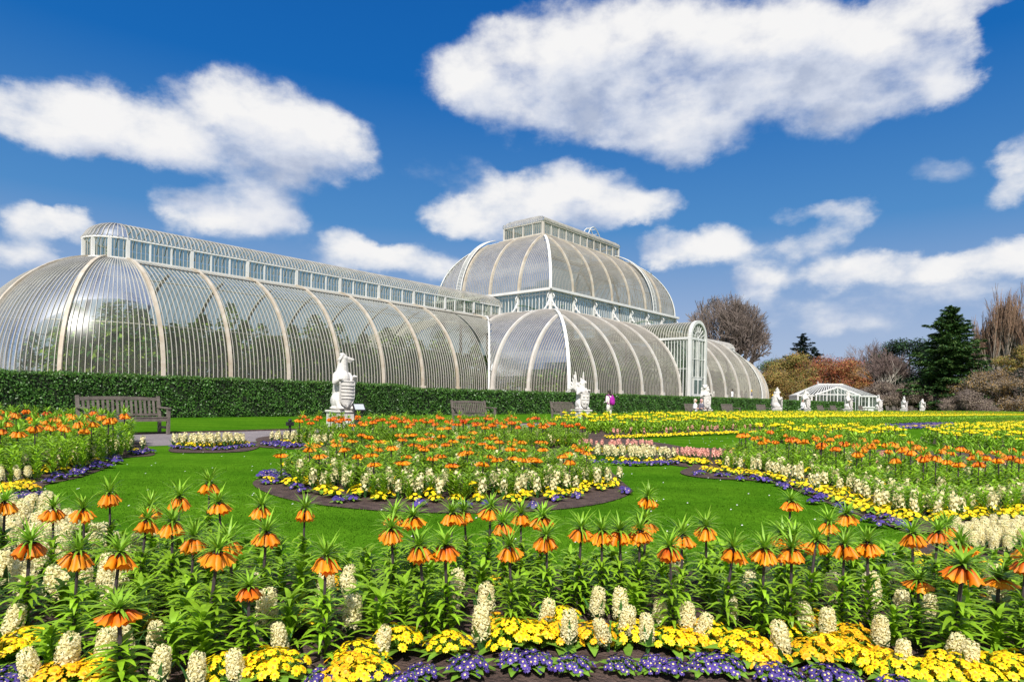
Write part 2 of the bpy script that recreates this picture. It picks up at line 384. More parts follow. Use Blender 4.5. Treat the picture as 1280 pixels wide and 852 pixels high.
    for (a, e, ra, re, s) in blobs:
        v = GN.new('ShaderNodeVectorMath'); v.operation = 'MULTIPLY_ADD'; GL.new(ad.outputs[0], v.inputs[0]); v.inputs[1].default_value = (1/ra, 1/re, 0); v.inputs[2].default_value = (-a/ra, -e/re, 0)
        ln = GN.new('ShaderNodeVectorMath'); ln.operation = 'DOT_PRODUCT'; GL.new(v.outputs[0], ln.inputs[0]); GL.new(v.outputs[0], ln.inputs[1])
        mr = GN.new('ShaderNodeMapRange'); mr.interpolation_type = 'SMOOTHSTEP'; mr.inputs['From Min'].default_value = 2.1; mr.inputs['From Max'].default_value = -.35; mr.inputs['To Min'].default_value = 1; mr.inputs['To Max'].default_value = 1-.93*min(1, s)
        GL.new(ln.outputs['Value'], mr.inputs['Value'])
        if cur is None: cur = mr.outputs[0]
        else:
            mx = GN.new('ShaderNodeMath'); mx.operation = 'MULTIPLY'; GL.new(cur, mx.inputs[0]); GL.new(mr.outputs[0], mx.inputs[1]); cur = mx.outputs[0]
    inv = GN.new('ShaderNodeMath'); inv.operation = 'SUBTRACT'; inv.inputs[0].default_value = 1; GL.new(cur, inv.inputs[1]); cur = inv.outputs[0]
    fb = noise(9, 9, .56, 1.6)
    m1 = GN.new('ShaderNodeMath'); m1.operation = 'MULTIPLY_ADD'; GL.new(fb.outputs['Fac'], m1.inputs[0]); m1.inputs[1].default_value = 1.9; m1.inputs[2].default_value = -.95
    gt = GN.new('ShaderNodeMath'); gt.operation = 'MULTIPLY_ADD'; gt.use_clamp = True; GL.new(cur, gt.inputs[0]); gt.inputs[1].default_value = 1.8; gt.inputs[2].default_value = .12
    mg = GN.new('ShaderNodeMath'); mg.operation = 'MULTIPLY'; GL.new(m1.outputs[0], mg.inputs[0]); GL.new(gt.outputs[0], mg.inputs[1])
    mo_ = GN.new('ShaderNodeMath'); mo_.operation = 'SUBTRACT'; GL.new(mg.outputs[0], mo_.inputs[0]); mo_.inputs[1].default_value = .34
    # outside the surveyed quarter of the sky: unseen cloud added to brighten glass reflections
    sx = GN.new('ShaderNodeSeparateXYZ'); GL.new(gi.outputs[0], sx.inputs[0])
    da = GN.new('ShaderNodeMath'); da.operation = 'SUBTRACT'; GL.new(sx.outputs[0], da.inputs[0]); da.inputs[1].default_value = TH
    ab = GN.new('ShaderNodeMath'); ab.operation = 'ABSOLUTE'; GL.new(da.outputs[0], ab.inputs[0])
    ra_ = GN.new('ShaderNodeMapRange'); ra_.interpolation_type = 'SMOOTHSTEP'; ra_.inputs['From Min'].default_value = .85; ra_.inputs['From Max'].default_value = 1.15; GL.new(ab.outputs[0], ra_.inputs['Value'])
    rb_ = GN.new('ShaderNodeMapRange'); rb_.interpolation_type = 'SMOOTHSTEP'; rb_.inputs['From Min'].default_value = .72; rb_.inputs['From Max'].default_value = .95; GL.new(sx.outputs[1], rb_.inputs['Value'])
    rm_ = GN.new('ShaderNodeMath'); rm_.operation = 'MAXIMUM'; GL.new(ra_.outputs[0], rm_.inputs[0]); GL.new(rb_.outputs[0], rm_.inputs[1])
    big = noise(2.6, 3, .5, 1.4)
    bs = GN.new('ShaderNodeMapRange'); bs.inputs['From Min'].default_value = .42; bs.inputs['From Max'].default_value = .56; bs.inputs['To Max'].default_value = .95; GL.new(big.outputs['Fac'], bs.inputs['Value'])
    bm_ = GN.new('ShaderNodeMath'); bm_.operation = 'MULTIPLY'; GL.new(bs.outputs[0], bm_.inputs[0]); GL.new(rm_.outputs[0], bm_.inputs[1])
    mm_ = GN.new('ShaderNodeMath'); mm_.operation = 'MAXIMUM'; GL.new(cur, mm_.inputs[0]); GL.new(bm_.outputs[0], mm_.inputs[1]); cur = mm_.outputs[0]
    # surveyed banks joined with the added unseen cloud, plus edge noise
    m2 = GN.new('ShaderNodeMath'); m2.operation = 'ADD'; GL.new(cur, m2.inputs[0]); GL.new(mo_.outputs[0], m2.inputs[1])
    GL.new(m2.outputs[0], go.inputs[0])
    g1 = N.new('ShaderNodeGroup'); g1.node_tree = g; L.new(cb.outputs[0], g1.inputs[0])
    of = N.new('ShaderNodeVectorMath'); of.operation = 'ADD'; L.new(cb.outputs[0], of.inputs[0]); of.inputs[1].default_value = (.018,.055,0)
    g2 = N.new('ShaderNodeGroup'); g2.node_tree = g; L.new(of.outputs[0], g2.inputs[0])
    fac = N.new('ShaderNodeMapRange'); fac.interpolation_type = 'SMOOTHSTEP'; fac.inputs['From Min'].default_value = -.20; fac.inputs['From Max'].default_value = .66; 
    cl_ = N.new('ShaderNodeMapRange'); cl_.inputs['From Min'].default_value = 0; cl_.inputs['From Max'].default_value = .8; cl_.inputs['To Max'].default_value = .10; L.new(g2.outputs[0], cl_.inputs['Value'])
    su_ = N.new('ShaderNodeMath'); su_.operation = 'SUBTRACT'; L.new(g1.outputs[0], su_.inputs[0]); L.new(cl_.outputs[0], su_.inputs[1]); L.new(su_.outputs[0], fac.inputs['Value'])
    sh = N.new('ShaderNodeMapRange'); sh.inputs['From Min'].default_value = .05; sh.inputs['From Max'].default_value = .84; L.new(g2.outputs[0], sh.inputs['Value'])
    cr = N.new('ShaderNodeValToRGB'); el = cr.color_ramp.elements
    el[0].position = 0; el[0].color = (8.5,8.45,8.45,1); el[1].position = 1; el[1].color = (4.1,4.7,6.1,1)
    e = el.new(.38); e.color = (7.5,7.65,8.1,1); e = el.new(.68); e.color = (5.9,6.35,7.4,1)
    L.new(sh.outputs[0], cr.inputs['Fac'])
    # thin veil low in the sky
    fade = N.new('ShaderNodeMapRange'); fade.inputs['From Min'].default_value = .02; fade.inputs['From Max'].default_value = -.02; L.new(asn.outputs[0], fade.inputs['Value'])
    mx = N.new('ShaderNodeMix'); mx.data_type = 'RGBA'; L.new(fac.outputs[0], mx.inputs['Factor']); L.new(bm.outputs[2], mx.inputs[6]); L.new(cr.outputs[0], mx.inputs[7])
    L.new(mx.outputs[2], bg.inputs['Color'])
    return w
make_world()
sl = bpy.data.lights.new('sun', 'SUN'); sl.energy = 5.0; sl.angle = R(.55); sl.color = (1.0,.955,.88)
so = bpy.data.objects.new('sun', sl); C.objects.link(so); so.rotation_euler = SUN.to_track_quat('Z', 'Y').to_euler(); so.location = (-30,-20,60)
# ---------------------------------------------------------------- setting: land, path, terrace
def sheet(name, m, dz=0.0, pts=None, grid=None):
    mb = MB()
    if grid:
        xs, ys = grid
        for j in range(len(ys)-1):
            for i in range(len(xs)-1):
                mb.quad(*[(x, y, gz(x, y)+dz) for x, y in ((xs[i],ys[j]),(xs[i+1],ys[j]),(xs[i+1],ys[j+1]),(xs[i],ys[j+1]))])
    o = mb.build(name, m); o['kind'] = 'structure'; return o
sheet('lawn', M['lawn'], 0, grid=([-3000,-300,-60,0,30,60,120,300,3000], [-3000,-200,-6,0,6,12,18,26,60,200,3000]))
sheet('path', M['path'], .004, grid=([-80,0,40,80,190], [14.6,16,18.0]))
mb = MB(); mb.box(-70, 190, 17.98, 18.06, .2, gz(0,18)+.045); o = mb.build('path_edging', M['soil']); o['kind'] = 'structure'
TZ = 1.2
mb = MB(); mb.box(-80, 190, 28.0, 70, .2, TZ); o = mb.build('terrace_ground', mat('terrace_gravel', (.34,.29,.23), .9, var=.1, vscale=2)); o['kind'] = 'structure'

# ---------------------------------------------------------------- the palm house
YC = 45.4; XC = 61.65
palm = thing('greenhouse', 'huge Victorian palm house of curved white iron ribs and glass with raised centre', 'greenhouse', (XC, YC, TZ))
PO = Vector((-XC, -YC, -TZ))
def pbuild(mb, name, mats, smooth=False):
    return mb.build(name, mats, palm, smooth, loc=PO)
def prof(a, u0, z0, b, umin, nt=20, zb=1.7, bulge=None):
    """quarter ellipse from the sill up to the ring: list of (u, z)"""
    tm = math.acos(min(1, max(0, (umin-u0)/a))); pts = [(u0+a, zb)]
    if zb < z0-.05: pts.append((u0+a, (zb+z0)/2))
    for k in range(nt+1):
        t = tm*k/nt; pts.append((u0+a*math.cos(t), z0+b*math.sin(t)))
    return pts
wprof = prof(7.35, .2, 2.2, 7.45, 1.8)
def wz(u):   # height of the wing vault at half width u
    u = abs(u)
    if u >= 7.55: return 2.2
    if u <= 1.8: return 9.6
    return 2.2+7.45*math.sqrt(max(0, 1-((u-.2)/7.35)**2))
cprof = prof(8.1, 8.0, 2.2, 7.65, 8.05, 22)
uprof = prof(6.9, 1.0, 11.95, 7.3, 2.7, 20, 11.85)
def frame_of(P, a, pts, k, da=.01):
    p = P(a, *pts[k]); s = (P(a+da, *pts[k]) - P(a-da, *pts[k])).normalized()
    k0, k1 = max(0, k-1), min(len(pts)-1, k+1)
    t = (P(a, *pts[k1]) - P(a, *pts[k0])).normalized()
    n = s.cross(t)
    return p, s, n
def flip(n, p, cen):
    return n if n.dot(p-cen) > 0 else -n
CEN = Vector((XC, YC, 3))
def bar(mb, P, a, pts, w, h, m, ok=None, out=1.0, cen=None):
    run = []
    def flush():
        if len(run) > 1: mb.strip([r[0] for r in run], [r[1] for r in run], [r[2] for r in run], w, h, m, out)
        run.clear()
    for k in range(len(pts)):
        p, s, n = frame_of(P, a, pts, k)
        c = cen(p) if cen else CEN
        n = flip(n, p, c)
        if ok is None or ok(a, *pts[k]): run.append((p, s, n))
        else: flush()
    flush()
def glass(mb, P, a0, a1, n, pts, m, ok=None):
    if ok is None:      # bent panes: one shared grid, shaded smooth
        b0 = len(mb.v); K = len(pts); mb.sm = getattr(mb, 'sm', [])
        for i in range(n+1):
            for k in range(K): mb.v.append(tuple(P(a0+(a1-a0)*i/n, *pts[k])))
        for i in range(n):
            for k in range(K-1):
                mb.sm.append(len(mb.f)); mb.f.append((b0+i*K+k, b0+(i+1)*K+k, b0+(i+1)*K+k+1, b0+i*K+k+1)); mb.m.append(m)
        return
    for i in range(n):
        x0 = a0+(a1-a0)*i/n; x1 = a0+(a1-a0)*(i+1)/n
        for k in range(len(pts)-1):
            if ok and not ok((x0+x1)/2, (pts[k][0]+pts[k+1][0])/2, (pts[k][1]+pts[k+1][1])/2): continue
            mb.quad(P(x0,*pts[k]), P(x1,*pts[k]), P(x1,*pts[k+1]), P(x0,*pts[k+1]), m)
def purlin(mb, P, a0, a1, n, pts, z, m, ok=None, w=.05, h=.05, inset=.06, cen=None):
    k = min(range(len(pts)), key=lambda i: abs(pts[i][1]-z))
    pr = None
    for i in range(n+1):
        a = a0+(a1-a0)*i/n
        p, s, nn = frame_of(P, a, pts, k); nn = flip(nn, p, cen(p) if cen else CEN); p = p - nn*inset
        good = ok is None or ok(a, *pts[k])
        if pr is not None and good: mb.beam(pr, p, w, h, m, nn)
        pr = p if good else None
def bay(name, P, a0, a1, nb, pts, ok=None, cen=None, mats=None, bw=.030, bh=.045, skip_ends=True, purl=(5.0, 8.0), gc=1):
    mb = MB(); glass(mb, P, a0, a1, max(gc, nb//4), pts, 0, ok)
    for i in range(1 if skip_ends else 0, nb if skip_ends else nb+1):
        bar(mb, P, a0+(a1-a0)*i/nb, pts, bw, bh, 1, ok, 1.0, cen)
    for z in purl: purlin(mb, P, a0, a1, 4, pts, z, 1, ok, cen=cen)
    return pbuild(mb, name, mats or [M['glass'], M['bar']])
def rib(P, a, pts, ok=None, w=.19, h=.14, cen=None, m='rib', foot=True):
    mb = MB(); bar(mb, P, a, pts, w, h, 0, ok, 1.0, cen)
    if foot and (ok is None or ok(a, *pts[0])):
        p = P(a, *pts[0]); q = P(a, pts[0][0]+.12, pts[0][1])
        mb.box(q.x-.16, q.x+.16, q.y-.16, q.y+.16, 1.3, 2.25)
    return pbuild(mb, 'rib', M['crib' if P(a, *pts[0]).y > 0 and len(pts) != len(wprof) else m])
def wing(mirror):
    X = (lambda s: 2*XC - s) if mirror else (lambda s: s)
    front = lambda a, u, z: Vector((X(a), YC-u, z)); back = lambda a, u, z: Vector((X(a), YC+u, z))
    axis = lambda p: Vector((p.x, YC, 2.5)); ac = Vector((X(14.2), YC, 2.5))
    apse = lambda a, u, z: Vector((X(14.2 - u*math.sin(a)), YC-u*math.cos(a), z)); acen = lambda p: ac
    s_end = lambda z: 40.7+8.1*(1-math.sqrt(max(0, 1-((max(z,2.2)-2.2)/7.65)**2)))
    ok = lambda a, u, z: a <= s_end(z)+.05
    st = [14.2+3.786*i for i in range(8)]
    edges = st + [44.5, 48.3]
    for i in range(9):
        a0, a1 = edges[i], edges[i+1]; nb = 15
        bay('glass_bay', front, a0, a1, nb, wprof, ok if i >= 6 else None, axis)
    mb = MB(); glass(mb, back, 14.2, 48.3, 36, wprof, 0, ok)
    for i in range(72): bar(mb, back, 14.2+34.1*i/72, wprof, .03, .04, 1, ok, 1, axis)
    for s_ in st: bar(mb, back, s_, wprof, .22, .1, 1, ok, 1, axis)
    pbuild(mb, 'rear_glazing', [M['glass'], M['bar']])
    for s_ in st[:-1]: rib(front, s_, wprof, None, cen=axis)
    rib(front, 44.5, wprof, ok, cen=axis, foot=False)
    for i in range(5):
        bay('apse_glass_bay', apse, R(36*i), R(36*(i+1)), 17, wprof, None, acen)
        if 0 < i: rib(apse, R(36*i), wprof, cen=acen)
    rib(apse, PI, wprof, cen=acen)
    # valley flashing where the wing vault runs into the centre block
    mb = MB(); pts = []
    for u, z in wprof: pts.append(front(s_end(z), u+.03, z+.03))
    mb.tube(pts, .10, 6); pbuild(mb, 'valley_rib', M['white'])
    mb = MB()
    for u, z in wprof[:2]: pass
    # vent band near the top
    mb = MB()
    for i in range(34):
        a0 = 14.2+i; a1 = a0+1
        k = len(wprof)-4; u, z = wprof[k]
        if a1 < s_end(z): mb.beam(front(a0,u+.05,z+.06), front(a1,u+.05,z+.06), .10, .05)
    pbuild(mb, 'ridge_vent_band', M['darkband'])
    # lantern
    lw = 1.8; z0, z1 = 9.55, 10.68
    def ring(al):
        return None
    mb = MB(); mbp = MB(); mbr = MB()
    def lpt(q, z, off=0.0):   # q: distance along the lantern wall; 0..34 straight, negative = apse
        if q >= 0: return Vector((X(14.2+q), YC-lw-off, z))
        al = -q/lw
        if al <= PI: return Vector((X(14.2-(lw+off)*math.sin(al)), YC-(lw+off)*math.cos(al), z))
        return Vector((X(14.2+(al-PI)*lw), YC+lw+off, z))
    total = 34.3; qs = [-lw*PI*i/6 for i in range(7)]
    def wall(q0, q1, n):
        for i in range(n):
            a = q0+(q1-q0)*i/n; b = q0+(q1-q0)*(i+1)/n
            mb.quad(lpt(a,z0), lpt(b,z0), lpt(b,z1), lpt(a,z1), 0)
    wall(0, total, 34); wall(-lw*PI, 0, 10); wall(-lw*PI-total, -lw*PI, 20)
    nb = 34*4
    for i in range(nb):
        q = total*i/nb; mb.beam(lpt(q,z0,.02), lpt(q,z1,.02), .035, .035, 1, (0,1,0))
        if i % 2 == 0: q = -lw*PI-total*i/nb; mb.beam(lpt(q,z0,.02), lpt(q,z1,.02), .035, .035, 1, (0,1,0))
    for i in range(24):
        q = -lw*PI*i/24; mb.beam(lpt(q,z0,.02), lpt(q,z1,.02), .035, .035, 1, (0,1,0))
    pbuild(mb, 'lantern_glazing', [M['cglass'], M['bar']])
    posts = [1.262*i for i in range(28)]
    for i, q in enumerate(posts):
        w = .20 if i % 3 == 0 else .10
        mbp.beam(lpt(q,z0-.1,.05), lpt(q,z1+.02,.05), w, w*.8, 0, (0,1,0))
    for i in range(1, 7):
        q = -lw*PI*i/6; mbp.beam(lpt(q,z0-.1,.05), lpt(q,z1+.02,.05), .18, .18, 0, (0,1,0))
    for zz, ww in ((z0-.05,.16),(z1+.04,.16)):
        for (q0, q1, n) in ((0,total,12),(-lw*PI,0,12)):
            for i in range(n): mbp.beam(lpt(q0+(q1-q0)*i/n,zz,.05), lpt(q0+(q1-q0)*(i+1)/n,zz,.05), ww, .10, 0)
    pbuild(mbp, 'lantern_frame', M['white'])
    # curved lantern roof
    rp = [(lw*math.cos(PI/2*k/8)+.12*(k==0), z1+.08+1.12*math.sin(PI/2*k/8)) for k in range(9)]
    fr = lambda a, u, z: Vector((X(a), YC-u, z)); bk = lambda a, u, z: Vector((X(a), YC+u, z))
    glass(mbr, fr, 14.2, 48.5, 34, rp, 0); glass(mbr, bk, 14.2, 48.5, 34, rp, 0)
    glass(mbr, apse, 0, PI, 14, rp[:-1]+[(.02, rp[-1][1])], 0)
    ax = lambda p: Vector((p.x, YC, z1)); ap = lambda p: Vector((X(14.2), YC, z1))
    for i in range(138):
        s_ = 14.2+34.3*i/137
        bar(mbr, fr, s_, rp, .05, .05, 1, cen=ax)
        if i % 2 == 0: bar(mbr, bk, s_, rp, .05, .05, 1, cen=ax)
    for i in range(22): bar(mbr, apse, PI*i/21, rp[:-1]+[(.05, rp[-1][1])], .045, .05, 1, cen=ap)
    mbr.beam(fr(14.2,0,rp[-1][1]+.03), fr(48.5,0,rp[-1][1]+.03), .12, .08, 1)
    pbuild(mbr, 'lantern_roof', [M['glass'], M['leadbar']])
    # inner ring floor strip between lantern and vault, and plinth
    mb = MB()
    n = 40
    for i in range(n):
        a0, a1 = PI*i/n, PI*(i+1)/n
        for z_0, z_1, uu in ((TZ, 1.72, 7.75),):
            mb.quad(apse(a0,uu,z_0), apse(a1,uu,z_0), apse(a1,uu,z_1), apse(a0,uu,z_1)); mb.quad(apse(a0,uu,z_1), apse(a1,uu,z_1), apse(a1,7.4,z_1), apse(a0,7.4,z_1))
    for P in (front, back):
        mb.quad(P(14.2,7.75,TZ), P(40.7,7.75,TZ), P(40.7,7.75,1.72), P(14.2,7.75,1.72)); mb.quad(P(14.2,7.75,1.72), P(40.7,7.75,1.72), P(40.7,7.4,1.72), P(14.2,7.4,1.72))
    pbuild(mb, 'stone_plinth', M['plinth'])
wing(False); wing(True)

# ---- centre block: two tiers on a rectangular plan
def tier(hl, hw, pts, nlong, nshort, names, wingcut, nbl, nbs, ribw=.24, purl=(), portal=False):
    u_out = pts[0][0]
    ins = lambda u: hw - u     # inset from the outer wall
    for sgn_y in (-1, 1):
        P = lambda a, u, z, g=sgn_y: Vector((a, YC + g*u, z))
        ok = lambda a, u, z: abs(a-XC) <= hl - (hw-u) + .02
        cen = lambda p: Vector((p.x, YC, pts[0][1]))
        if sgn_y == 1:
            mb = MB(); glass(mb, P, XC-hl, XC+hl, 44, pts, 0, ok)
            for i in range(89): bar(mb, P, XC-hl+2*hl*i/88, pts, .05, .05, 1, ok, 1, cen)
            pbuild(mb, 'rear_glazing', [M['glass'], M['bar']]); continue
        for i in range(nlong):
            a0 = XC-hl+2*hl*i/nlong; a1 = XC-hl+2*hl*(i+1)/nlong
            okp = ok
            if portal and i == nlong//2:
                okp = lambda a, u, z, ok=ok: ok(a,u,z) and (abs(a-XC) > 1.75 or z > 9.3)
            bay(names[0], P, a0, a1, nbl, pts, okp, cen, [M['glass'], M['cbar']], purl=purl, skip_ends=True, gc=8)
            if i > 0: rib(P, a0, pts, ok, ribw, cen=cen, foot=portal)
    for sx in (-1, 1):
        P = lambda a, u, z, g=sx: Vector((XC + g*(hl - (hw-u)), YC + a, z))
        def ok(a, u, z):
            if abs(a) > u + .02: return False
            if wingcut and abs(a) < 7.6 and z < wz(a)-.02: return False
            return True
        cen = lambda p, g=sx: Vector((XC + g*(hl-hw), p.y, pts[0][1]))
        for i in range(nshort):
            a0 = -hw+2*hw*i/nshort; a1 = -hw+2*hw*(i+1)/nshort
            bay(names[1], P, a0, a1, nbs, pts, ok, cen, [M['glass'], M['cbar']], purl=purl, gc=8)
            if i > 0: rib(P, a0, pts, ok, ribw, cen=cen, foot=portal)
        for sy in (-1, 1):   # corner rib
            mb = MB(); q = [Vector((XC + sx*(hl-(hw-u)+.04), YC + sy*(u+.04), z)) for u, z in pts]
            d = Vector((sx, sy, 0)).normalized(); sd = Vector((-d.y, d.x, 0))
            mb.strip(q, [sd]*len(q), [d]*len(q), .26, .12, 0, .7); pbuild(mb, 'corner_rib', M['white'])
tier(20.95, 16.1, cprof, 11, 8, ('aisle_glass_bay', 'end_glass_bay'), True, 14, 15, purl=(4.8,7.4,9.2), portal=True)
tier(12.85, 7.9, uprof, 7, 4, ('upper_glass_bay', 'upper_end_glass_bay'), False, 15, 16, .22, purl=(14.2,16.6,18.2))
# plinth of the centre
mb = MB()
for y in (YC-16.3, YC+16.1):
    mb.box(XC-21.1, XC-1.9, y, y+.2, TZ, 1.72); mb.box(XC+1.9, XC+21.1, y, y+.2, TZ, 1.72)
for x in (XC-21.1, XC+20.9):
    mb.box(x, x+.2, YC-16.1, YC-7.8, TZ, 1.72); mb.box(x, x+.2, YC+7.8, YC+16.1, TZ, 1.72)
pbuild(mb, 'stone_plinth', M['plinth'])
# clerestory gallery between the tiers
hw, hl = 7.95, 12.9; z0, z1 = 9.85, 11.8
def wallrun(p, q, nbay, outn, vis=True):
    p = Vector(p); q = Vector(q); d = (q-p); Ln = d.length; d.normalize(); o = Vector(outn)
    mb = MB(); mb.quad((p.x,p.y,z0), (q.x,q.y,z0), (q.x,q.y,z1), (p.x,p.y,z1), 0)
    nb = nbay*9
    for i in range(nb+1):
        c = p + d*(Ln*i/nb) + o*.02; w = .045 if i % 3 else .08
        mb.beam((c.x,c.y,z0), (c.x,c.y,z1), w, .06, 1, o)
    a = p + o*.03; b = q + o*.03
    mb.beam((a.x,a.y,z0+.12), (b.x,b.y,z0+.12), .08, .2, 1); mb.beam((a.x,a.y,z1-.25), (b.x,b.y,z1-.25), .05, .08, 1)
    pbuild(mb, 'clerestory_glazing', [M['cglass'], M['white']])
    mb = MB(); a = p + o*.22 - d*.3; b = q + o*.22 + d*.3
    mb.beam((a.x,a.y,z1+.06), (b.x,b.y,z1+.06), .55, .14, 0); a = p + o*.42 - d*.4; b = q + o*.42 + d*.4; mb.beam((a.x,a.y,z1+.18), (b.x,b.y,z1+.18), .12, .12, 0)
    pbuild(mb, 'cornice_beam', M['white'])
    for i in range(nbay+1):
        c = p + d*(Ln*i/nbay)
        mb = MB(); mb.beam((c.x+o.x*.1,c.y+o.y*.1,z0-.1), (c.x+o.x*.1,c.y+o.y*.1,z1), .22, .22, 0, o)
        pts = []
        for k in range(9):   # sweeping foot that runs out over the lower vault
            t = k/8; pts.append(c + o*(.15+1.25*t) + Vector((0,0, z0+.02 + 1.15*(1-t)**2.2 - .12*t)))
        mb.tube(pts, .075, 5)
        pts = [c + o*(.15+.32*math.sin(PI*k/6)) + Vector((0,0,z0+1.05+.7*k/6)) for k in range(7)]
        mb.tube(pts, .055, 5); mb.ell(c+o*.42+Vector((0,0,z0+.55)), (.16,.16,.16), None, 8, 6)
        pbuild(mb, 'bracket', M['white'])
wallrun((XC-hl,YC-hw,0), (XC+hl,YC-hw,0), 7, (0,-1,0))
wallrun((XC-hl,YC+hw,0), (XC-hl,YC-hw,0), 4, (-1,0,0))
wallrun((XC+hl,YC-hw,0), (XC+hl,YC+hw,0), 4, (1,0,0))
wallrun((XC+hl,YC+hw,0), (XC-hl,YC+hw,0), 7, (0,1,0))
# upper lantern
lw, ll = 2.75, 7.65; z0, z1 = 19.15, 20.45
mb = MB(); mbp = MB()
for (p, q, o) in (((-ll,-lw),(ll,-lw),(0,-1)),((ll,-lw),(ll,lw),(1,0)),((ll,lw),(-ll,lw),(0,1)),((-ll,lw),(-ll,-lw),(-1,0))):
    p = Vector((XC+p[0],YC+p[1],0)); q = Vector((XC+q[0],YC+q[1],0)); o = Vector((*o,0)); d = q-p; Ln = d.length; d.normalize()
    mb.quad((p.x,p.y,z0),(q.x,q.y,z0),(q.x,q.y,z1),(p.x,p.y,z1),0)
    n = int(Ln/.28)
    for i in range(n+1):
        c = p+d*(Ln*i/n)+o*.02; mb.beam((c.x,c.y,z0),(c.x,c.y,z1),.04,.04,1,o)
    n = round(Ln/1.35)
    for i in range(n+1):
        c = p+d*(Ln*i/n)+o*.05; w = .18 if i in (0,n) else .10; mbp.beam((c.x,c.y,z0-.1),(c.x,c.y,z1),w,w,0,o)
    for zz in (z0, z1): a = p+o*.06; b = q+o*.06; mbp.beam((a.x,a.y,zz),(b.x,b.y,zz),.18,.12,0)
    a = p+o*.35-d*.3; b = q+o*.35+d*.3; mbp.beam((a.x,a.y,z0-.22),(b.x,b.y,z0-.22),.5,.10,1)
pbuild(mb, 'upper_lantern_glazing', [M['cglass'], M['cbar']]); pbuild(mbp, 'upper_lantern_frame', [M['crib'], M['rib']])
mb = MB(); rp = [(2.95*math.cos(PI/2*k/8), z1+.08+1.0*math.sin(PI/2*k/8)) for k in range(9)]
for g in (-1, 1):
    P = lambda a, u, z: Vector((a, YC+g*u, z)); ok = lambda a, u, z: abs(a-XC) <= ll-(2.95-u)*.7+.2
    glass(mb, P, XC-ll-.2, XC+ll+.2, 48, rp, 0, ok)
    for i in range(61): bar(mb, P, XC-ll-.2+(2*ll+.4)*i/60, rp, .05, .05, 1, ok, 1, lambda p: Vector((p.x,YC,z1)))
    P = lambda a, u, z: Vector((XC+g*(ll-(2.95-u)*.7+.2), YC+a, z)); ok = lambda a, u, z: abs(a) <= u+.02
    glass(mb, P, -2.95, 2.95, 20, rp, 0, ok)
    for i in range(25): bar(mb, P, -2.95+5.9*i/24, rp, .05, .05, 1, ok, 1, lambda p: CEN)
pbuild(mb, 'upper_lantern_roof', [M['glass'], M['leadbar']])
# ladders that follow the vault
def ladder(P, a, pts, off=.35, w=.34):
    mb = MB(); ls = [[], []]
    for k in range(len(pts)):
        p, s, n = frame_of(P, a, pts, k); n = flip(n, p, Vector((XC,YC,12)))
        for j, g in ((0,-1),(1,1)): ls[j].append(p+n*off+s*(g*w))
    for l in ls: mb.tube(l, .05, 5)
    for k in range(len(pts)-1):
        for t in (0,.34,.67):
            mb.beam(ls[0][k].lerp(ls[0][k+1], t), ls[1][k].lerp(ls[1][k+1], t), .12, .06)
    pbuild(mb, 'roof_ladder', M['white'])
ladder(lambda a,u,z: Vector((XC-(12.85-(7.9-u)), YC+a, z)), 4.4, uprof[2:])
ladder(lambda a,u,z: Vector((a, YC-u, z)), XC+7.2, uprof[2:])
mb = MB(); pts = [Vector((XC+3.2+3.4*k/12, YC-1.2, 21.5+1.5*math.sin(PI*(k/12)**.8)-.9*(k/12))) for k in range(13)]
mb.tube(pts, .06, 5); mb.tube([p+Vector((0,.8,0)) for p in pts], .06, 5)
for p in pts[::2]: mb.beam(p, p+Vector((0,.8,0)), .06, .06)
mb.beam(pts[0], pts[0]-Vector((0,0,.4)), .07, .07); pbuild(mb, 'roof_hoop', M['white'])
# entrance portal
px0, px1, pf = XC-1.75, XC+1.75, 28.35; spring, rad = 7.75, 1.75
mb = MB()
for x in (px0, px1): mb.box(x-.16, x+.16, pf-.16, pf+.16, TZ, spring)
n = 24
for k in range(n):
    a0, a1 = PI*k/n, PI*(k+1)/n
    mb.beam((XC+rad*math.cos(a0), pf, spring+rad*math.sin(a0)), (XC+rad*math.cos(a1), pf, spring+rad*math.sin(a1)), .32, .32, 0, (0,1,0))
pbuild(mb, 'portal_arch', M['white'])
mb = MB()
mb.beam((px0,pf,spring),(px1,pf,spring),.14,.22,1)
mb.poly([(px0,pf+.02,TZ),(px1,pf+.02,TZ),(px1,pf+.02,spring)]+[(XC+rad*math.cos(PI*k/n),pf+.02,spring+rad*math.sin(PI*k/n)) for k in range(1,n)]+[(px0,pf+.02,spring)],0)
for x in (-1.05,-.35,.35,1.05): mb.beam((XC+x,pf,TZ),(XC+x,pf,spring),.07 if abs(x)>.5 else .06,.08,1,(0,1,0))
mb.beam((XC,pf-.01,TZ),(XC,pf-.01,spring),.12,.1,1,(0,1,0))
for z in (2.1,3.9,5.7): mb.beam((px0,pf,z),(px1,pf,z),.09,.07,1)
for k in range(1, 9):
    a = PI*k/9; mb.beam((XC+.75*math.cos(a),pf,spring+.75*math.sin(a)),(XC+1.65*math.cos(a),pf,spring+1.65*math.sin(a)),.06,.08,1,(0,1,0))
for k in range(12):
    a0, a1 = PI*k/12, PI*(k+1)/12; mb.beam((XC+.75*math.cos(a0),pf,spring+.75*math.sin(a0)),(XC+.75*math.cos(a1),pf,spring+.75*math.sin(a1)),.06,.08,1,(0,1,0))
for k in range(1, 4):
    a = PI*k/4; mb.beam((XC,pf,spring),(XC+.75*math.cos(a),pf,spring+.75*math.sin(a)),.05,.06,1,(0,1,0))
pbuild(mb, 'portal_window', [M['cglass'], M['white']])
mb = MB()
for k in range(4):
    pass
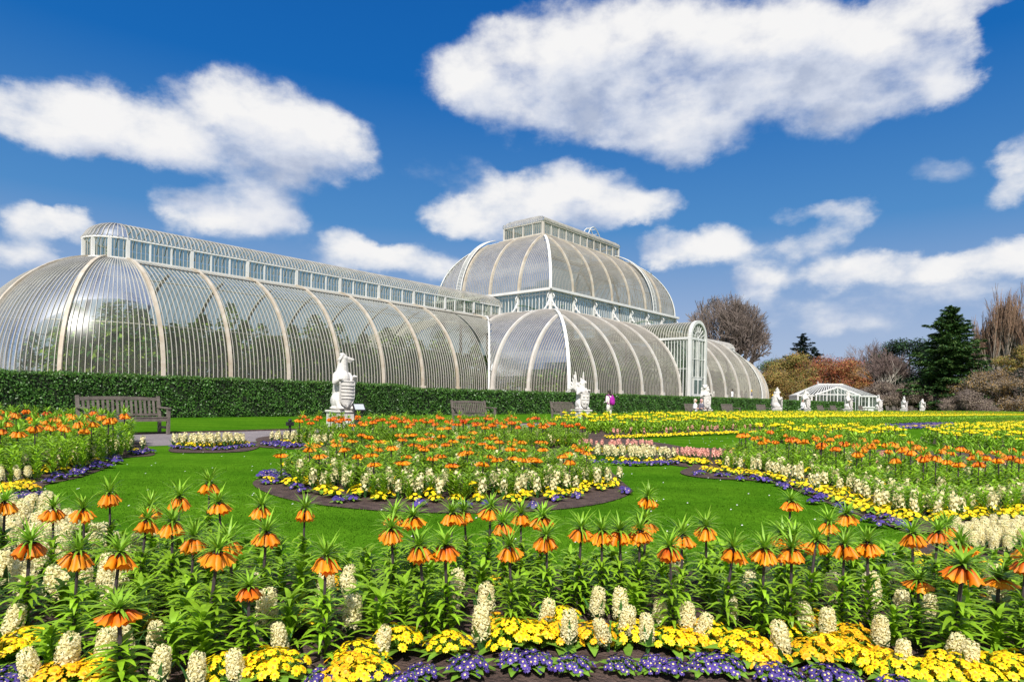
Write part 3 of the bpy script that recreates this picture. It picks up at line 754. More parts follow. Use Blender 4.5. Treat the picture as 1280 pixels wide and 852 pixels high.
for sx in (px0, px1):
    y1 = pf+4.4
    mb.quad((sx,pf,TZ),(sx,y1,TZ),(sx,y1,spring),(sx,pf,spring),0)
    for i in range(1, 13): y = pf+4.4*i/13; mb.beam((sx,y,TZ),(sx,y,spring),.06,.07,1,(1,0,0))
    mb.beam((sx,pf,spring),(sx,y1,spring),.24,.22,1); mb.beam((sx,pf,4.7),(sx,y1,4.7),.05,.06,1)
pbuild(mb, 'portal_side_glazing', [M['cglass'], M['white']])
mb = MB(); rp = [(rad*math.cos(PI*k/16), spring+rad*math.sin(PI*k/16)) for k in range(17)]
P = lambda a, u, z: Vector((XC+u, a, z)); glass(mb, P, pf, pf+9.2, 20, rp, 0)
for i in range(1, 31): bar(mb, P, pf+9.2*i/31, rp, .06, .06, 1, None, 1, lambda p: Vector((XC,p.y,spring)))
mb.quad((px0,pf+4.4,spring),(px0,pf+9.2,spring),(px0,pf+9.2,spring-.2),(px0,pf+4.4,spring-.2),1)
pbuild(mb, 'portal_barrel_roof', [M['glass'], M['bar']])
# doors
for g in (-1, 1):
    mb = MB(); x0, x1 = (XC-1.0, XC-.03) if g < 0 else (XC+.03, XC+1.0)
    mb.box(x0, x1, pf-.09, pf-.05, TZ, 3.8, 0); mb.box(x0+.12, x1-.12, pf-.1, pf-.092, 2.2, 3.6, 1)
    d = pbuild(mb, 'door', [M['white'], M['cglass']])

# ---------------------------------------------------------------- plants growing inside the glass
IL = [mat('indoor_leaf_dark', (.05,.15,.03), .45, var=.4, vscale=1.5, transl=.2), mat('indoor_leaf_light', (.26,.40,.05), .45, var=.4, vscale=1.5, transl=.25)]
def palm_plant(kind, h):
    r = random.Random(kind*7+1); t = thing('palm_tree', 'x', 'palm tree', (0,0,-50))
    mb = MB(); mb.tube([(0,0,0),(.1,0,h*.4),(.05,.1,h*.8)], [.16,.12,.10], 7); mb.build('trunk', M['bark'], t)
    mb = MB()
    for k in range(26 if kind != 1 else 34):
        az = r.uniform(0, 2*PI); L = r.uniform(2.0,3.4); pitch = r.uniform(-.1,1.35); z = h*(.8 if kind != 1 else r.uniform(.15,.85))
        p = Vector((.05,.1,z)); e = pitch; seg = 7; pr = None
        for s_ in range(seg):
            d = Vector((math.cos(az)*math.cos(e), math.sin(az)*math.cos(e), math.sin(e))); q = p + d*(L/seg)
            mb.quad(p-Vector((0,0,.02)), q-Vector((0,0,.02)), q+Vector((0,0,.02)), p+Vector((0,0,.02)))
            for j in range(3):
                c = p.lerp(q, j/3)
                for g in (-1, 1):
                    mb.leaf(c, az+g*(1.0+r.uniform(-.2,.2)), .55*math.sin(PI*(s_+1)/(seg+1))+.15, .07, e*.4-.1, .9, 1)
            p = q; e -= 1.5/seg
    mb.build('fronds', IL[kind % 2], t); return t
def broadleaf(seed, h, w=1.15, light=.7):
    g = np.random.default_rng(seed); t = thing('tropical_shrub', 'x', 'shrub', (0,0,-50)); n = 620
    z = h*g.random(n)**.8; rr = w*np.sin(np.clip(z/h,0,1)*2.6+.35)*np.sqrt(g.random(n)); a = g.uniform(0, 6.28, n)
    c = np.stack([rr*np.cos(a), rr*np.sin(a), z+.1], 1); L_ = g.uniform(.25,.6,n)
    nor = g.normal(0,.6,(n,3))+np.array([0,0,.8]); tan = np.stack([np.cos(a),np.sin(a),g.normal(-.5,.5,n)],1)
    nor = nor/np.linalg.norm(nor,axis=1,keepdims=True); tan = tan-nor*np.sum(tan*nor,axis=1,keepdims=True); tan /= np.linalg.norm(tan,axis=1,keepdims=True); sd = np.cross(nor,tan)
    mb = MB()
    for i in range(n):
        p = Vector(c[i]); t_ = Vector(tan[i])*L_[i]*.5; s_ = Vector(sd[i])*L_[i]*.2; mb.quad(p-t_, p+s_, p+t_, p-s_, 0 if g.random() < light*.8 else 1)
    mb.build('foliage', IL, t); mb = MB()
    for k in range(4): mb.tube([(0,0,0),(.3*math.cos(k*1.6),.3*math.sin(k*1.6),h*.8)], [.06,.02], 5)
    mb.build('stems', M['bark'], t); return t
protos = [palm_plant(0, 5.2), palm_plant(1, 4.2), palm_plant(2, 7.0), broadleaf(5, 3.9), broadleaf(6, 5.2), broadleaf(8, 6.7, 1.5, .5)]
spots = []
for i in range(16):
    x = 13.2+i*1.95; spots.append((x, YC-2.0+(i*1.9 % 2.2), 5))
    if i < 8: spots.append((47.5+i*4.0, YC-6.5+(i*1.9 % 3), 5))
for i in range(22):
    x = 9.5+i*1.62; spots.append((x, YC-5.9+(i*.77 % .9), 3)); spots.append((x+.8, YC-2.5+(i*1.3 % 1.6), 3+(i % 2)))
    if i % 2: spots.append((x, YC+4.6, 3))
for i in range(17):
    x = 43.3+i*2.25; spots.append((x, YC-13.6+(i*1.1 % 1.3), 3)); spots.append((x+1, YC-10.2+(i*1.7 % 2.4), 3+(i % 2)))
for i in range(6):
    spots.append((43.4, YC-12.5+2.3*i*.55, 3+(i % 2)))
for i in range(11):
    x = 10.5+i*3.1; spots.append((x, YC-3.6+(i*1.7 % 1.5), i % 3)); spots.append((x+1.4, YC-1.2+(i*.9 % 2.6), (i+1) % 3)); spots.append((x+.6, YC+3.8+(i*.7 % 1.6), (i+2) % 2))
for i in range(8):
    x = 44.5+i*4.4; spots.append((x, YC-12.4+(i % 3), i % 2)); spots.append((x+2, YC-7.5+(i % 2)*1.5, (i+1) % 3)); spots.append((x+1, YC+1.0+(i % 3)*2, 2))
for i, (x, y, k) in enumerate(spots):
    if x < 14.2 and math.hypot(x-14.2, y-YC) > 5.9: q_ = 5.6/math.hypot(x-14.2, y-YC); x = 14.2+(x-14.2)*q_; y = YC+(y-YC)*q_
    hs_ = (.72 if x < 42 else .9) if k < 2 else (1.0 if k > 2 else (.66 if x < 42 else 1.35))
    if k < 3 and math.hypot(x-14.2, y-YC) > 3.8 and x < 14.2: x = 14.2-3.0; y = YC-1.5+i*.2
    w_ = 'left wing' if x < 42 else 'raised centre'
    o = dup(protos[k], (x+.5*math.sin(i*5.1), y, TZ), i*1.3, hs_ if k < 5 else (1.0+.25*math.sin(i*3.7), 1.0+.25*math.sin(i*2.3), .80+.16*math.sin(i*4.1)), ['tall feathery palm with arching fronds seen inside the glass of the ', 'bushy pale green frond plant seen inside the glass of the ', 'tallest thin trunked palm seen inside the glass of the ', 'dense dark leafy shrub seen inside the glass of the ', 'taller leafy shrub seen inside the glass of the ', 'tall pale green leafy tree rising along the middle inside the glass of the '][k]+w_, ('palms' if k < 3 else 'shrubs')+' growing inside the '+w_)
for t in protos:
    for c_ in list(t.children): bpy.data.objects.remove(c_)
    bpy.data.objects.remove(t)
# ---------------------------------------------------------------- hedges: a dark twiggy core under a skin of small glossy leaves
HL = mat('dark_hedge_leaf', (.062,.155,.024), .42, spec=.45, var=.45, vscale=1.6, transl=.12)
HLT = mat('fresh_hedge_tip', (.10,.19,.03), .4, spec=.5, var=.3, vscale=3.0, transl=.2)
HC = mat('hedge_twig_core', (.015,.022,.010), .95)
def quads_mesh(name, cen, nor, tan, L, W, mats, mi=None, fold=.25):
    """many small leaf quads: centre, normal, length direction"""
    n = len(cen); nor = nor/np.linalg.norm(nor, axis=1, keepdims=True)
    tan = tan - nor*np.sum(tan*nor, axis=1, keepdims=True); tan /= (np.linalg.norm(tan, axis=1, keepdims=True)+1e-9)
    sd = np.cross(nor, tan); L = L.reshape(-1,1)/2; W = W.reshape(-1,1)/2
    v = np.stack([cen - tan*L, cen + sd*W - tan*L*.1, cen + tan*L, cen - sd*W - tan*L*.1], axis=1).reshape(-1,3)
    me = bpy.data.meshes.new(name); me.vertices.add(4*n); me.vertices.foreach_set('co', v.ravel().astype(np.float32))
    me.loops.add(4*n); me.loops.foreach_set('vertex_index', np.arange(4*n, dtype=np.int32))
    me.polygons.add(n); me.polygons.foreach_set('loop_start', np.arange(0, 4*n, 4, dtype=np.int32)); me.polygons.foreach_set('loop_total', np.full(n, 4, dtype=np.int32))
    for m in mats: me.materials.append(m)
    if mi is not None: me.polygons.foreach_set('material_index', mi.astype(np.int32))
    me.update(calc_edges=True); return me
def hedge(label, x0, x1, y0, y1, z0, h, dens, size, seed, mats=None, ragged=.05, core=None):
    g = np.random.default_rng(seed); t = thing('hedge', label, 'hedge', (x0, y0, z0), 0)
    W = x1-x0; Dp = y1-y0
    mb = MB(); mb.box(.08, W-.08, .08, Dp-.08, -.05, h-.08); mb.build('branch_core', core or HC, t)
    C_, N_ = [], []
    def face(n, f, nn):
        c = f(g.random(n), g.random(n)); C_.append(c); N_.append(np.tile(nn, (n,1)))
    a = int(W*h*dens); b = int(W*Dp*dens*.8); c = int(Dp*h*dens)
    face(a, lambda u,v: np.stack([u*W, np.zeros_like(u), v*h], 1), np.array([0,-1,0.]))
    face(b, lambda u,v: np.stack([u*W, v*Dp, np.full_like(u, h)], 1), np.array([0,0,1.]))
    face(c, lambda u,v: np.stack([np.zeros_like(u), u*Dp, v*h], 1), np.array([-1,0,0.]))
    face(c, lambda u,v: np.stack([np.full_like(u, W), u*Dp, v*h], 1), np.array([1,0,0.]))
    face(a//4, lambda u,v: np.stack([u*W, np.full_like(u, Dp), v*h], 1), np.array([0,1,0.]))
    C_ = np.concatenate(C_); N_ = np.concatenate(N_); n = len(C_)
    lump = .05*np.sin(C_[:,0]*3.1+C_[:,2]*4)+.04*np.sin(C_[:,0]*7.3+1.7*C_[:,2]*3+C_[:,1]*5)
    C_ = C_ + N_*(lump*ragged*12 + g.normal(0, ragged*.6, n)).reshape(-1,1) - N_*(g.random((n,1))**2*.10)
    C_[:,2] = np.maximum(C_[:,2], .02)
    nor = N_*1.0 + g.normal(0, .75, (n,3)); tan = g.normal(0, 1, (n,3)) + np.array([0,0,-.6])
    L = size*g.uniform(.7, 1.3, n); mi = ((C_[:,2] > h-.12) & (g.random(n) < .45)) | (g.random(n) < .05)
    link('leaves', quads_mesh('leaves', C_, nor, tan, L, L*.55, mats or [HL, HLT], mi), t)
    return t
HG = gz(0, 26)
hedge('long clipped dark green hedge below the left glass wing behind the two left benches', -12, 22, 26.0, 27.5, HG, 1.58, 620, .085, 1)
hedge('clipped dark hedge behind the stone statues below the centre of the glasshouse', 22.06, 81, 26.0, 27.5, HG, 1.42, 330, .12, 2)
hedge('clipped hedge right of the gap beside the yellow hatted visitor', 84.5, 150, 26.0, 27.5, HG, 1.35, 170, .17, 3)
BHm = [mat('brown_beech_leaf', (.12,.065,.04), .7, var=.4, vscale=1.5), mat('brown_green_leaf', (.08,.08,.03), .7, var=.3, vscale=1.5)]
hedge('long low brown leafed hedge at the far right under the trees', 150, 330, 21.0, 24, HG, 1.9, 60, .3, 4, BHm, .1, mat('brown_hedge_core', (.05,.03,.022), .95))

# ---------------------------------------------------------------- sculpted figures: closed primitives fused into one skin
def fuse(mb, name, mats, voxel=.03, smooth=6, chooser=None, disp=0):
    me = mb.mesh(name+'_raw', mats[0]); o = bpy.data.objects.new(name+'_raw', me); C.objects.link(o)
    m = o.modifiers.new('r', 'REMESH'); m.mode = 'VOXEL'; m.voxel_size = voxel; m.use_smooth_shade = True
    if smooth:
        s = o.modifiers.new('s', 'SMOOTH'); s.factor = .5; s.iterations = smooth
    dg = bpy.context.evaluated_depsgraph_get(); dg.update()
    out = bpy.data.meshes.new_from_object(o.evaluated_get(dg)); out.name = name
    bpy.data.objects.remove(o); bpy.data.meshes.remove(me)
    out.materials.clear()
    for x in mats: out.materials.append(x)
    out.polygons.foreach_set('use_smooth', [True]*len(out.polygons))
    if chooser:
        for p in out.polygons: p.material_index = chooser(p.center)
    out.update(); return out
def shield(mb, cx, cy, z0, z1, w, pattern):
    n = 9; rows = 10; H = z1-z0
    P = lambda u, v, d=0: (cx+u*w*.5*(1 if v > .45 else math.sqrt(max(0,1-((.45-v)/.45)**1.7))), cy-.07*(1-u*u)-d, z0+v*H)
    for d, fl in ((0, 0), (-.06, 1)):
        for j in range(rows):
            for i in range(n):
                u0, u1 = -1+2*i/n, -1+2*(i+1)/n; v0, v1 = j/rows+.001, (j+1)/rows
                q = [P(u0,v0,d), P(u1,v0,d), P(u1,v1,d), P(u0,v1,d)]
                mb.quad(*(q if fl == 0 else q[::-1]))
    rim = [P(-1,k/14+.001) for k in range(15)][::-1] + [P(1,k/14+.001) for k in range(15)]
    mb.tube(rim, .025, 5); mb.tube([P(-1+2*k/8,1) for k in range(9)], .025, 5)
    if pattern == 'bars':
        for k in range(1, 6): mb.tube([P(-.92+1.84*i/8, .2+.13*k, .015) for i in range(9)], .018, 4)
    elif pattern == 'quarters':
        mb.tube([P(0,.05+.9*k/8,.012) for k in range(9)], .018, 4); mb.tube([P(-.9+1.8*k/8,.55,.012) for k in range(9)], .018, 4)
        for (u, v) in ((-.45,.77),(.45,.77),(-.4,.33),(.4,.33)): mb.ell(P(u,v,.01), (.06,.03,.07), None, 8, 6)
    elif pattern == 'disc':
        mb.tube([(P(.5*math.cos(2*PI*k/12), .58+.26*math.sin(2*PI*k/12), .015)) for k in range(13)], .02, 4); mb.ell(P(0,.58,.01), (.07,.03,.08), None, 8, 6)
    else:
        mb.tube([P(-.9,.95,.012), P(0,.5,.02), P(.9,.95,.012)], .02, 4); mb.tube([P(-.8,.62,.012), P(0,.2,.02), P(.8,.62,.012)], .02, 4)
def beast(label, px, Y, rz, head, pattern='bars', wings=False, look=0.0, crown=False, fat=1.0, scale=1.0, group=None):
    p = on_line(px, Y); t = thing('stone_statue', label, 'statue', (p.x, p.y, p.z), rz)
    mb = MB(); mb.box(-.40,.40,-.40,.40,0,.10,0,.015); mb.box(-.36,.36,-.36,.36,.10,.52,0,.02); mb.box(-.40,.40,-.40,.40,.52,.60,0,.02)
    mb.build('plinth', M['stone'], t)
    b = MB(); S = scale
    V = lambda x, y, z: (x*S, y*S, .60+z*S)
    e = lambda c, r, rot=None: b.ell(V(*c), tuple(k*S for k in r), rot, 14, 10)
    c_ = lambda p0, p1, r0, r1: b.cap(V(*p0), V(*p1), r0*S, r1*S, 12)
    f = fat
    e((0,.02,.06), (.34,.34,.07)); e((0,.10,.30), (.27*f,.25,.27))
    for g in (-1, 1):
        e((g*.19*f,.02,.27), (.13,.25,.22)); c_((g*.21*f,-.16,.30), (g*.20*f,-.22,.08), .10, .075); c_((g*.20*f,-.20,.08), (g*.20*f,-.33,.07), .08, .065)
        for k in (-1,0,1): e((g*.20*f+k*.045,-.38,.06), (.028,.05,.035))
        # upper arm, forearm, paw gripping the shield
        c_((g*.20*f,-.02,1.02), (g*.33*f,-.16,.80), .105, .075); c_((g*.33*f,-.16,.80), (g*.22,-.34,.98 if g > 0 else .90), .072, .055)
        for k in (-1,0,1): e((g*.22+k*.04,-.40,(.98 if g > 0 else .90)), (.025,.05,.03))
    c_((0,.10,.38), (0,.04,.98), .25*f, .24*f); e((0,-.04,.92), (.22*f,.22,.26)); e((0,-.13,.70), (.17*f,.14,.22))
    hx, hy = math.sin(look), -math.cos(look)
    H = lambda a, s_, z: (hx*a - hy*s_*1.0, hy*a + hx*s_ + 0.0, z)   # a: ahead of the neck, s_: to the side
    top = {'hound':1.52,'horse':1.55,'lion':1.42,'griffin':1.42,'bull':1.38,'dragon':1.48,'falcon':1.40,'unicorn':1.52,'yale':1.42}[head]
    nr = .17 if head in ('lion','bull','griffin') else .135
    c_((0,.03,1.05), H(.02,0,top-.10), .20*f, nr)
    if head == 'lion':
        e(H(.05,0,top), (.15,.16,.15)); c_(H(.10,0,top-.02), H(.21,0,top-.05), .095, .08); e(H(.26,0,top-.03), (.035,.035,.03)); c_(H(.08,0,top-.11), H(.19,0,top-.12), .06, .045)
        for k in range(26):
            a = 2*PI*k/26*3; zz = top+.10-.018*k; rr = .17+.06*math.sin(k/26*PI)
            q = H(-.04+rr*math.cos(a)*.75, rr*math.sin(a), zz-.1)
            if math.cos(a) < .6: e(q, (.06,.06,.09))
        for g in (-1,1): e(H(.0,g*.12,top+.12), (.045,.04,.05))
    elif head == 'hound':
        e(H(.04,0,top), (.115,.13,.12)); c_(H(.08,0,top), H(.30,0,top-.04), .085, .052); c_(H(.08,0,top-.07), H(.24,0,top-.115), .05, .03); e(H(.33,0,top-.02), (.03,.03,.025))
        for g in (-1,1): c_(H(-.01,g*.09,top+.08), H(-.10,g*.15,top-.06), .05, .03); e(H(.12,g*.06,top+.045), (.028,.028,.022))
        e(H(0,0,top+.11), (.09,.09,.05))
    elif head in ('horse','unicorn'):
        e(H(.0,0,top), (.10,.13,.13)); c_(H(.05,0,top), H(.27,0,top-.20), .095, .06); e(H(.29,0,top-.22), (.055,.055,.05))
        for g in (-1,1): c_(H(-.02,g*.06,top+.10), H(-.02,g*.075,top+.20), .035, .012)
        for k in range(9): e((-hx*.12,-hy*.12+.02,top+.08-.06*k), (.05,.06,.06))
        if head == 'unicorn': c_(H(.10,0,top+.07), H(.24,0,top+.42), .028, .008)
    elif head == 'griffin':
        e(H(.04,0,top), (.13,.14,.13)); c_(H(.10,0,top+.01), H(.22,0,top-.02), .075, .05); c_(H(.22,0,top-.02), H(.25,0,top-.11), .045, .015)
        for g in (-1,1): c_(H(-.04,g*.07,top+.10), H(-.08,g*.10,top+.24), .04, .012)
        for k in range(14): a = k*1.9; e((.16*math.cos(a),.16*math.sin(a)+.02,1.12+.02*k), (.05,.05,.07))
    elif head == 'bull':
        e(H(.04,0,top), (.15,.16,.15)); c_(H(.08,0,top-.02), H(.25,0,top-.08), .11, .085)
        for g in (-1,1): c_(H(.0,g*.11,top+.08), H(.02,g*.26,top+.16), .045, .03); c_(H(.02,g*.26,top+.16), H(.05,g*.24,top+.30), .03, .01); c_(H(-.02,g*.13,top), H(-.03,g*.23,top-.02), .035, .02)
    elif head == 'dragon':
        e(H(.03,0,top), (.11,.13,.11)); c_(H(.08,0,top+.02), H(.30,0,top+.0), .075, .05); c_(H(.08,0,top-.06), H(.25,0,top-.12), .045, .03)
        for g in (-1,1): c_(H(-.03,g*.06,top+.08), H(-.14,g*.09,top+.20), .035, .01)
        for k in range(7): c_((-hx*.14,-hy*.14+.02,top+.02-.1*k), (-hx*.22,-hy*.22+.04,top+.08-.1*k), .035, .01)
    elif head == 'falcon':
        e(H(.03,0,top), (.12,.12,.12)); c_(H(.10,0,top), H(.18,0,top-.06), .045, .015)
        for g in (-1,1): c_((g*.26,.10,1.15), (g*.24,.18,.35), .13, .05)
    elif head == 'yale':
        e(H(.03,0,top), (.12,.14,.12)); c_(H(.06,0,top), H(.24,0,top-.08), .09, .06)
        for g in (-1,1): c_(H(.0,g*.07,top+.08), H(.10*g,g*.18,top+.36), .035, .012)
    if crown:
        for k in range(12):
            a = 2*PI*k/12; e((hx*.03+.12*math.cos(a), hy*.03+.12*math.sin(a), top+.15), (.04,.04,.05))
            if k % 3 == 0: c_((hx*.03+.12*math.cos(a), hy*.03+.12*math.sin(a), top+.17), (hx*.03+.02*math.cos(a), hy*.03+.02*math.sin(a), top+.30), .028, .03)
        e((hx*.03, hy*.03, top+.33), (.05,.05,.05))
    if wings:
        for g in (-1, 1):
            for k in range(7):
                w0 = (g*(.16+.02*k), .18+.03*k, .95+.03*k); w1 = (g*(.24+.045*k), .26+.10*k*.7, 1.92-.17*k)
                c_(w0, w1, .075, .035)
    # tail sweeping up the back
    tl = [(.05,.30,.15),(.22,.38,.30),(.26,.36,.55),(.12,.34,.72),(.04,.34,.88)]
    for a, q in zip(tl, tl[1:]): c_(a, q, .05, .045)
    e(tl[-1], (.08,.07,.10))
    body = link('figure', fuse(b, 'figure', [M['stone']], .022, 3), t)
    mb = MB(); shield(mb, 0, -.35*S, .60+.10*S, .60+.84*S, .44*S, pattern); mb.build('shield', M['stone'], t, True)
    return t
RZ = lambda d: R(d)
beast('largest white stone hound statue with head turned right and a barred shield, nearest the camera', 427, 18.3, R(-8), 'hound', 'bars', look=R(72), fat=.92, scale=1.14)
beast('white stone griffin statue with tall raised wings beside the visitor with purple backpack', 727, 18.3, R(-25), 'griffin', 'quarters', wings=True, look=R(38), scale=.98)
beast('white stone maned lion statue right behind the two people seated on a bench', 881, 18.3, R(-40), 'lion', 'disc', look=R(-30), scale=1.06)
beast('broad crowned stone lion statue beside the gap in the hedge', 971, 18.3, R(25), 'lion', 'quarters', crown=True, look=R(5), fat=1.25, scale=1.03)
beast('horned white stone bull statue in front of the left gable of the small white glasshouse', 1006, 18.3, R(-20), 'bull', 'chevron', look=R(30), scale=1.12)
beast('slim white stone horse statue in front of the middle of the small white glasshouse', 1060, 18.3, R(-15), 'horse', 'disc', look=R(40), scale=1.14)
beast('white stone dragon statue at the right end of the small white glasshouse', 1098, 18.3, R(-35), 'dragon', 'quarters', look=R(-40), scale=1.14)
beast('white stone unicorn statue, second from the right of the statue row', 1130, 18.3, R(-15), 'unicorn', 'bars', look=R(-50), scale=1.12)
beast('smallest and farthest white stone falcon statue at the right end of the row', 1153, 18.3, R(10), 'falcon', 'disc', look=R(10), fat=1.15, scale=1.12)

# ---------------------------------------------------------------- benches
def bench():
    t = thing('garden_bench', 'x', 'bench'); w = 1.95; W2 = w/2
    for x in (-W2+.035, W2-.035):
        mb = MB(); mb.beam((x,.28,0),(x,.30,.45),.07,.08,0,(0,1,0)); mb.beam((x,.30,.45),(x,.42,.98),.07,.07,0,(0,1,0)); mb.build('rear_leg', M['wood'], t)
        mb = MB(); mb.box(x-.035,x+.035,-.28,-.20,0,.66,0,.006); mb.build('front_leg', M['wood'], t)
        mb = MB(); mb.beam((x,-.31,.675),(x,.36,.695),.09,.035,0); mb.beam((x,-.2,.17),(x,.28,.17),.04,.06); mb.beam((x,-.2,.40),(x,.28,.40),.04,.08); mb.build('armrest', M['wood'], t)
    mb = MB()
    for k in range(6): y = -.24+.095*k; mb.box(-W2+.01,W2-.01,y-.036,y+.036,.43-.006*k,.455-.006*k,0,.004)
    mb.box(-W2+.07,W2-.07,-.265,-.235,.34,.425); mb.build('seat', M['wood'], t)
    mb = MB()
    n = 16
    for k in range(n):
        x = -W2+.16+(w-.32)*k/(n-1); mb.beam((x,.315,.50),(x,.40,.88),.055,.02,0,(0,1,0))
    mb.beam((-W2+.06,.31,.50),(W2-.06,.31,.50),.04,.06)
    m_ = 12
    for k in range(m_):
        x0 = -W2+.06+(w-.12)*k/m_; x1 = -W2+.06+(w-.12)*(k+1)/m_; z = lambda x: .90+.03*math.cos(x*PI/w)
        mb.beam((x0,.405,z(x0)),(x1,.405,z(x1)),.045,.085)
    mb.box(-.09,.09,.375,.383,.865,.925); mb.build('backrest', M['wood'], t)
    return t
b0 = bench()
def put_bench(px, Y, rz, label, group=None, first=[True]):
    p = on_line(px, Y)
    if first[0]:
        first[0] = False; b0.location = p; b0.rotation_euler = (0,0,rz); b0['label'] = label; o = b0
    else: o = dup(b0, p, rz, 1, label)
    if group: o['group'] = group
    return o
put_bench(157, 17.95, R(2), 'largest weathered grey wooden bench by the path at the left, behind orange flowers')
put_bench(594, 18.45, R(-2), 'weathered wooden bench standing empty between the hound and griffin statues')
put_bench(711, 18.75, R(0), 'grey wooden bench just left of the griffin statue, mostly behind yellow flowers')
put_bench(872, 18.1, R(-2), 'wooden bench with two people sitting on it in front of the lion statue')
put_bench(915, 18.75, R(0), 'grey bench half hidden by yellow flowers between the two lion statues')
put_bench(957, 18.75, R(0), 'grey bench just left of the crowned lion statue')
for px in (1030, 1046, 1080, 1113, 1121, 1143):
    put_bench(px, 18.75, 0, 'small distant grey bench in the row between the far statues', 'far benches between the small statues')
# information board and a small post
p = on_line(449, 17.6); t = thing('information_board', 'low black lectern sign with pale sloping face beside the largest statue', 'sign', (p.x,p.y,p.z), R(-10))
mb = MB(); mb.box(-.15,.15,.0,.06,0,.66,0,.004); mb.build('post', M['black'], t)
mb = MB(); mb.box(-.21,.21,-.02,.02,-.15,.15,0,.006); o = mb.build('panel', M['black'], t); o.location = (0,.0,.72); o.rotation_euler = (R(-38),0,0)
mb = MB(); mb.box(-.17,.17,-.028,-.022,-.11,.11); o2 = mb.build('printed_face', M['signface'], o)
p = on_line(363, 15.6); t = thing('marker_post', 'short dark post beside the path left of the largest statue', 'post', (p.x,p.y,p.z))
mb = MB(); mb.tube([(0,0,0),(0,0,.42)], .035, 8); mb.ell((0,0,.44), (.05,.05,.04)); mb.box(-.09,.09,-.05,.05,.30,.40); mb.build('post', M['black'], t)

# ---------------------------------------------------------------- small white glasshouse with low hipped roof
def small_house():
    cx, cy = 121.0, 31.0; z0 = HG; w = 5.9; d = 5.6; ze = z0+2.45; zr = z0+4.45
    t = thing('small_glasshouse', 'low white framed glasshouse with hipped roof and little front gable', 'glasshouse', (cx, cy, z0), R(-66))
    A = lambda x, y, z: (x, y, z-z0)
    cs = [(-w,-d),(w,-d),(w,d),(-w,d)]
    for (a, b, nrm, nm) in ((0,1,(0,-1),'wall'),(1,2,(1,0),'wall'),(2,3,(0,1),'wall'),(3,0,(-1,0),'wall')):
        mb = MB(); p = Vector((*cs[a],0)); q = Vector((*cs[b],0)); o = Vector((*nrm,0)); n = 22
        mb.quad(A(p.x,p.y,z0+.6),A(q.x,q.y,z0+.6),A(q.x,q.y,ze),A(p.x,p.y,ze),0)
        mb.quad(A(p.x,p.y,z0-.1),A(q.x,q.y,z0-.1),A(q.x,q.y,z0+.6),A(p.x,p.y,z0+.6),1)
        for k in range(n+1):
            c = p.lerp(q, k/n)+o*.04; ww = .22 if k % 4 == 0 else .08; mb.beam((c.x,c.y,.6),(c.x,c.y,ze-z0),ww,.08,1,o)
        c = p+o*.08; e = q+o*.08
        for zz in (.62, ze-z0-.05): mb.beam((c.x,c.y,zz),(e.x,e.y,zz),.14,.2,1)
        mb.build(nm, [M['cglass'], M['white']], t)
    rdg = [(-2.0,0),(2.0,0)]
    sl = [((-w,-d),(w,-d),(2.0,0),(-2.0,0)),((w,-d),(w,d),(2.0,0),(2.0,0)),((w,d),(-w,d),(-2.0,0),(2.0,0)),((-w,d),(-w,-d),(-2.0,0),(-2.0,0))]
    for q in sl:
        mb = MB(); a, b, c, e = [Vector((*k, ze-z0 if i < 2 else zr-z0)) for i, k in enumerate(q)]
        mb.quad(a,b,c,e,0); n = 22
        for k in range(n+1):
            s_ = a.lerp(b, k/n)
            # bar runs straight up the slope until the hip or the ridge
            m_ = (e.lerp(c, k/n)); mb.beam(s_+Vector((0,0,.03)), m_+Vector((0,0,.03)), .22 if k in (0,n) else .10, .06, 1)
        mb.build('roof', [M['glass'], M['white']], t)
    mb = MB(); mb.beam((-2,0,zr-z0+.06),(2,0,zr-z0+.06),.25,.14); mb.tube([(-2,0,zr-z0),(-2,0,zr-z0+.5)], .07, 6); mb.build('ridge_cap', M['white'], t)
    mb = MB(); y = -d-.9; g = 3.2
    mb.poly([(-g,y,.1),(g,y,.1),(g,y,2.6),(0,y,3.75),(-g,y,2.6)], 0)
    for k in range(13):
        x = -g+2*g*k/12; mb.beam((x,y-.03,0),(x,y-.03,2.6+1.15*(1-abs(x)/g)),.14 if k%3==0 else .07,.06,1,(0,1,0))
    mb.beam((-g-.2,y,2.55),(0,y,3.85),.25,.18,1,(0,1,0)); mb.beam((g+.2,y,2.55),(0,y,3.85),.25,.18,1,(0,1,0)); mb.beam((-g,y,2.6),(g,y,2.6),.16,.16,1)
    mb.quad((-g-.2,y,2.55),(0,y,3.85),(0,-d+3.4,3.85),(-g-.2,-d+.2,2.55),0); mb.quad((g+.2,y,2.55),(0,y,3.85),(0,-d+3.4,3.85),(g+.2,-d+.2,2.55),0)
    mb.quad((-g,y,.1),(-g,-d,.1),(-g,-d,2.6),(-g,y,2.6),0); mb.quad((g,y,.1),(g,-d,.1),(g,-d,2.6),(g,y,2.6),0)
    mb.build('porch', [M['cglass'], M['white']], t)
small_house()

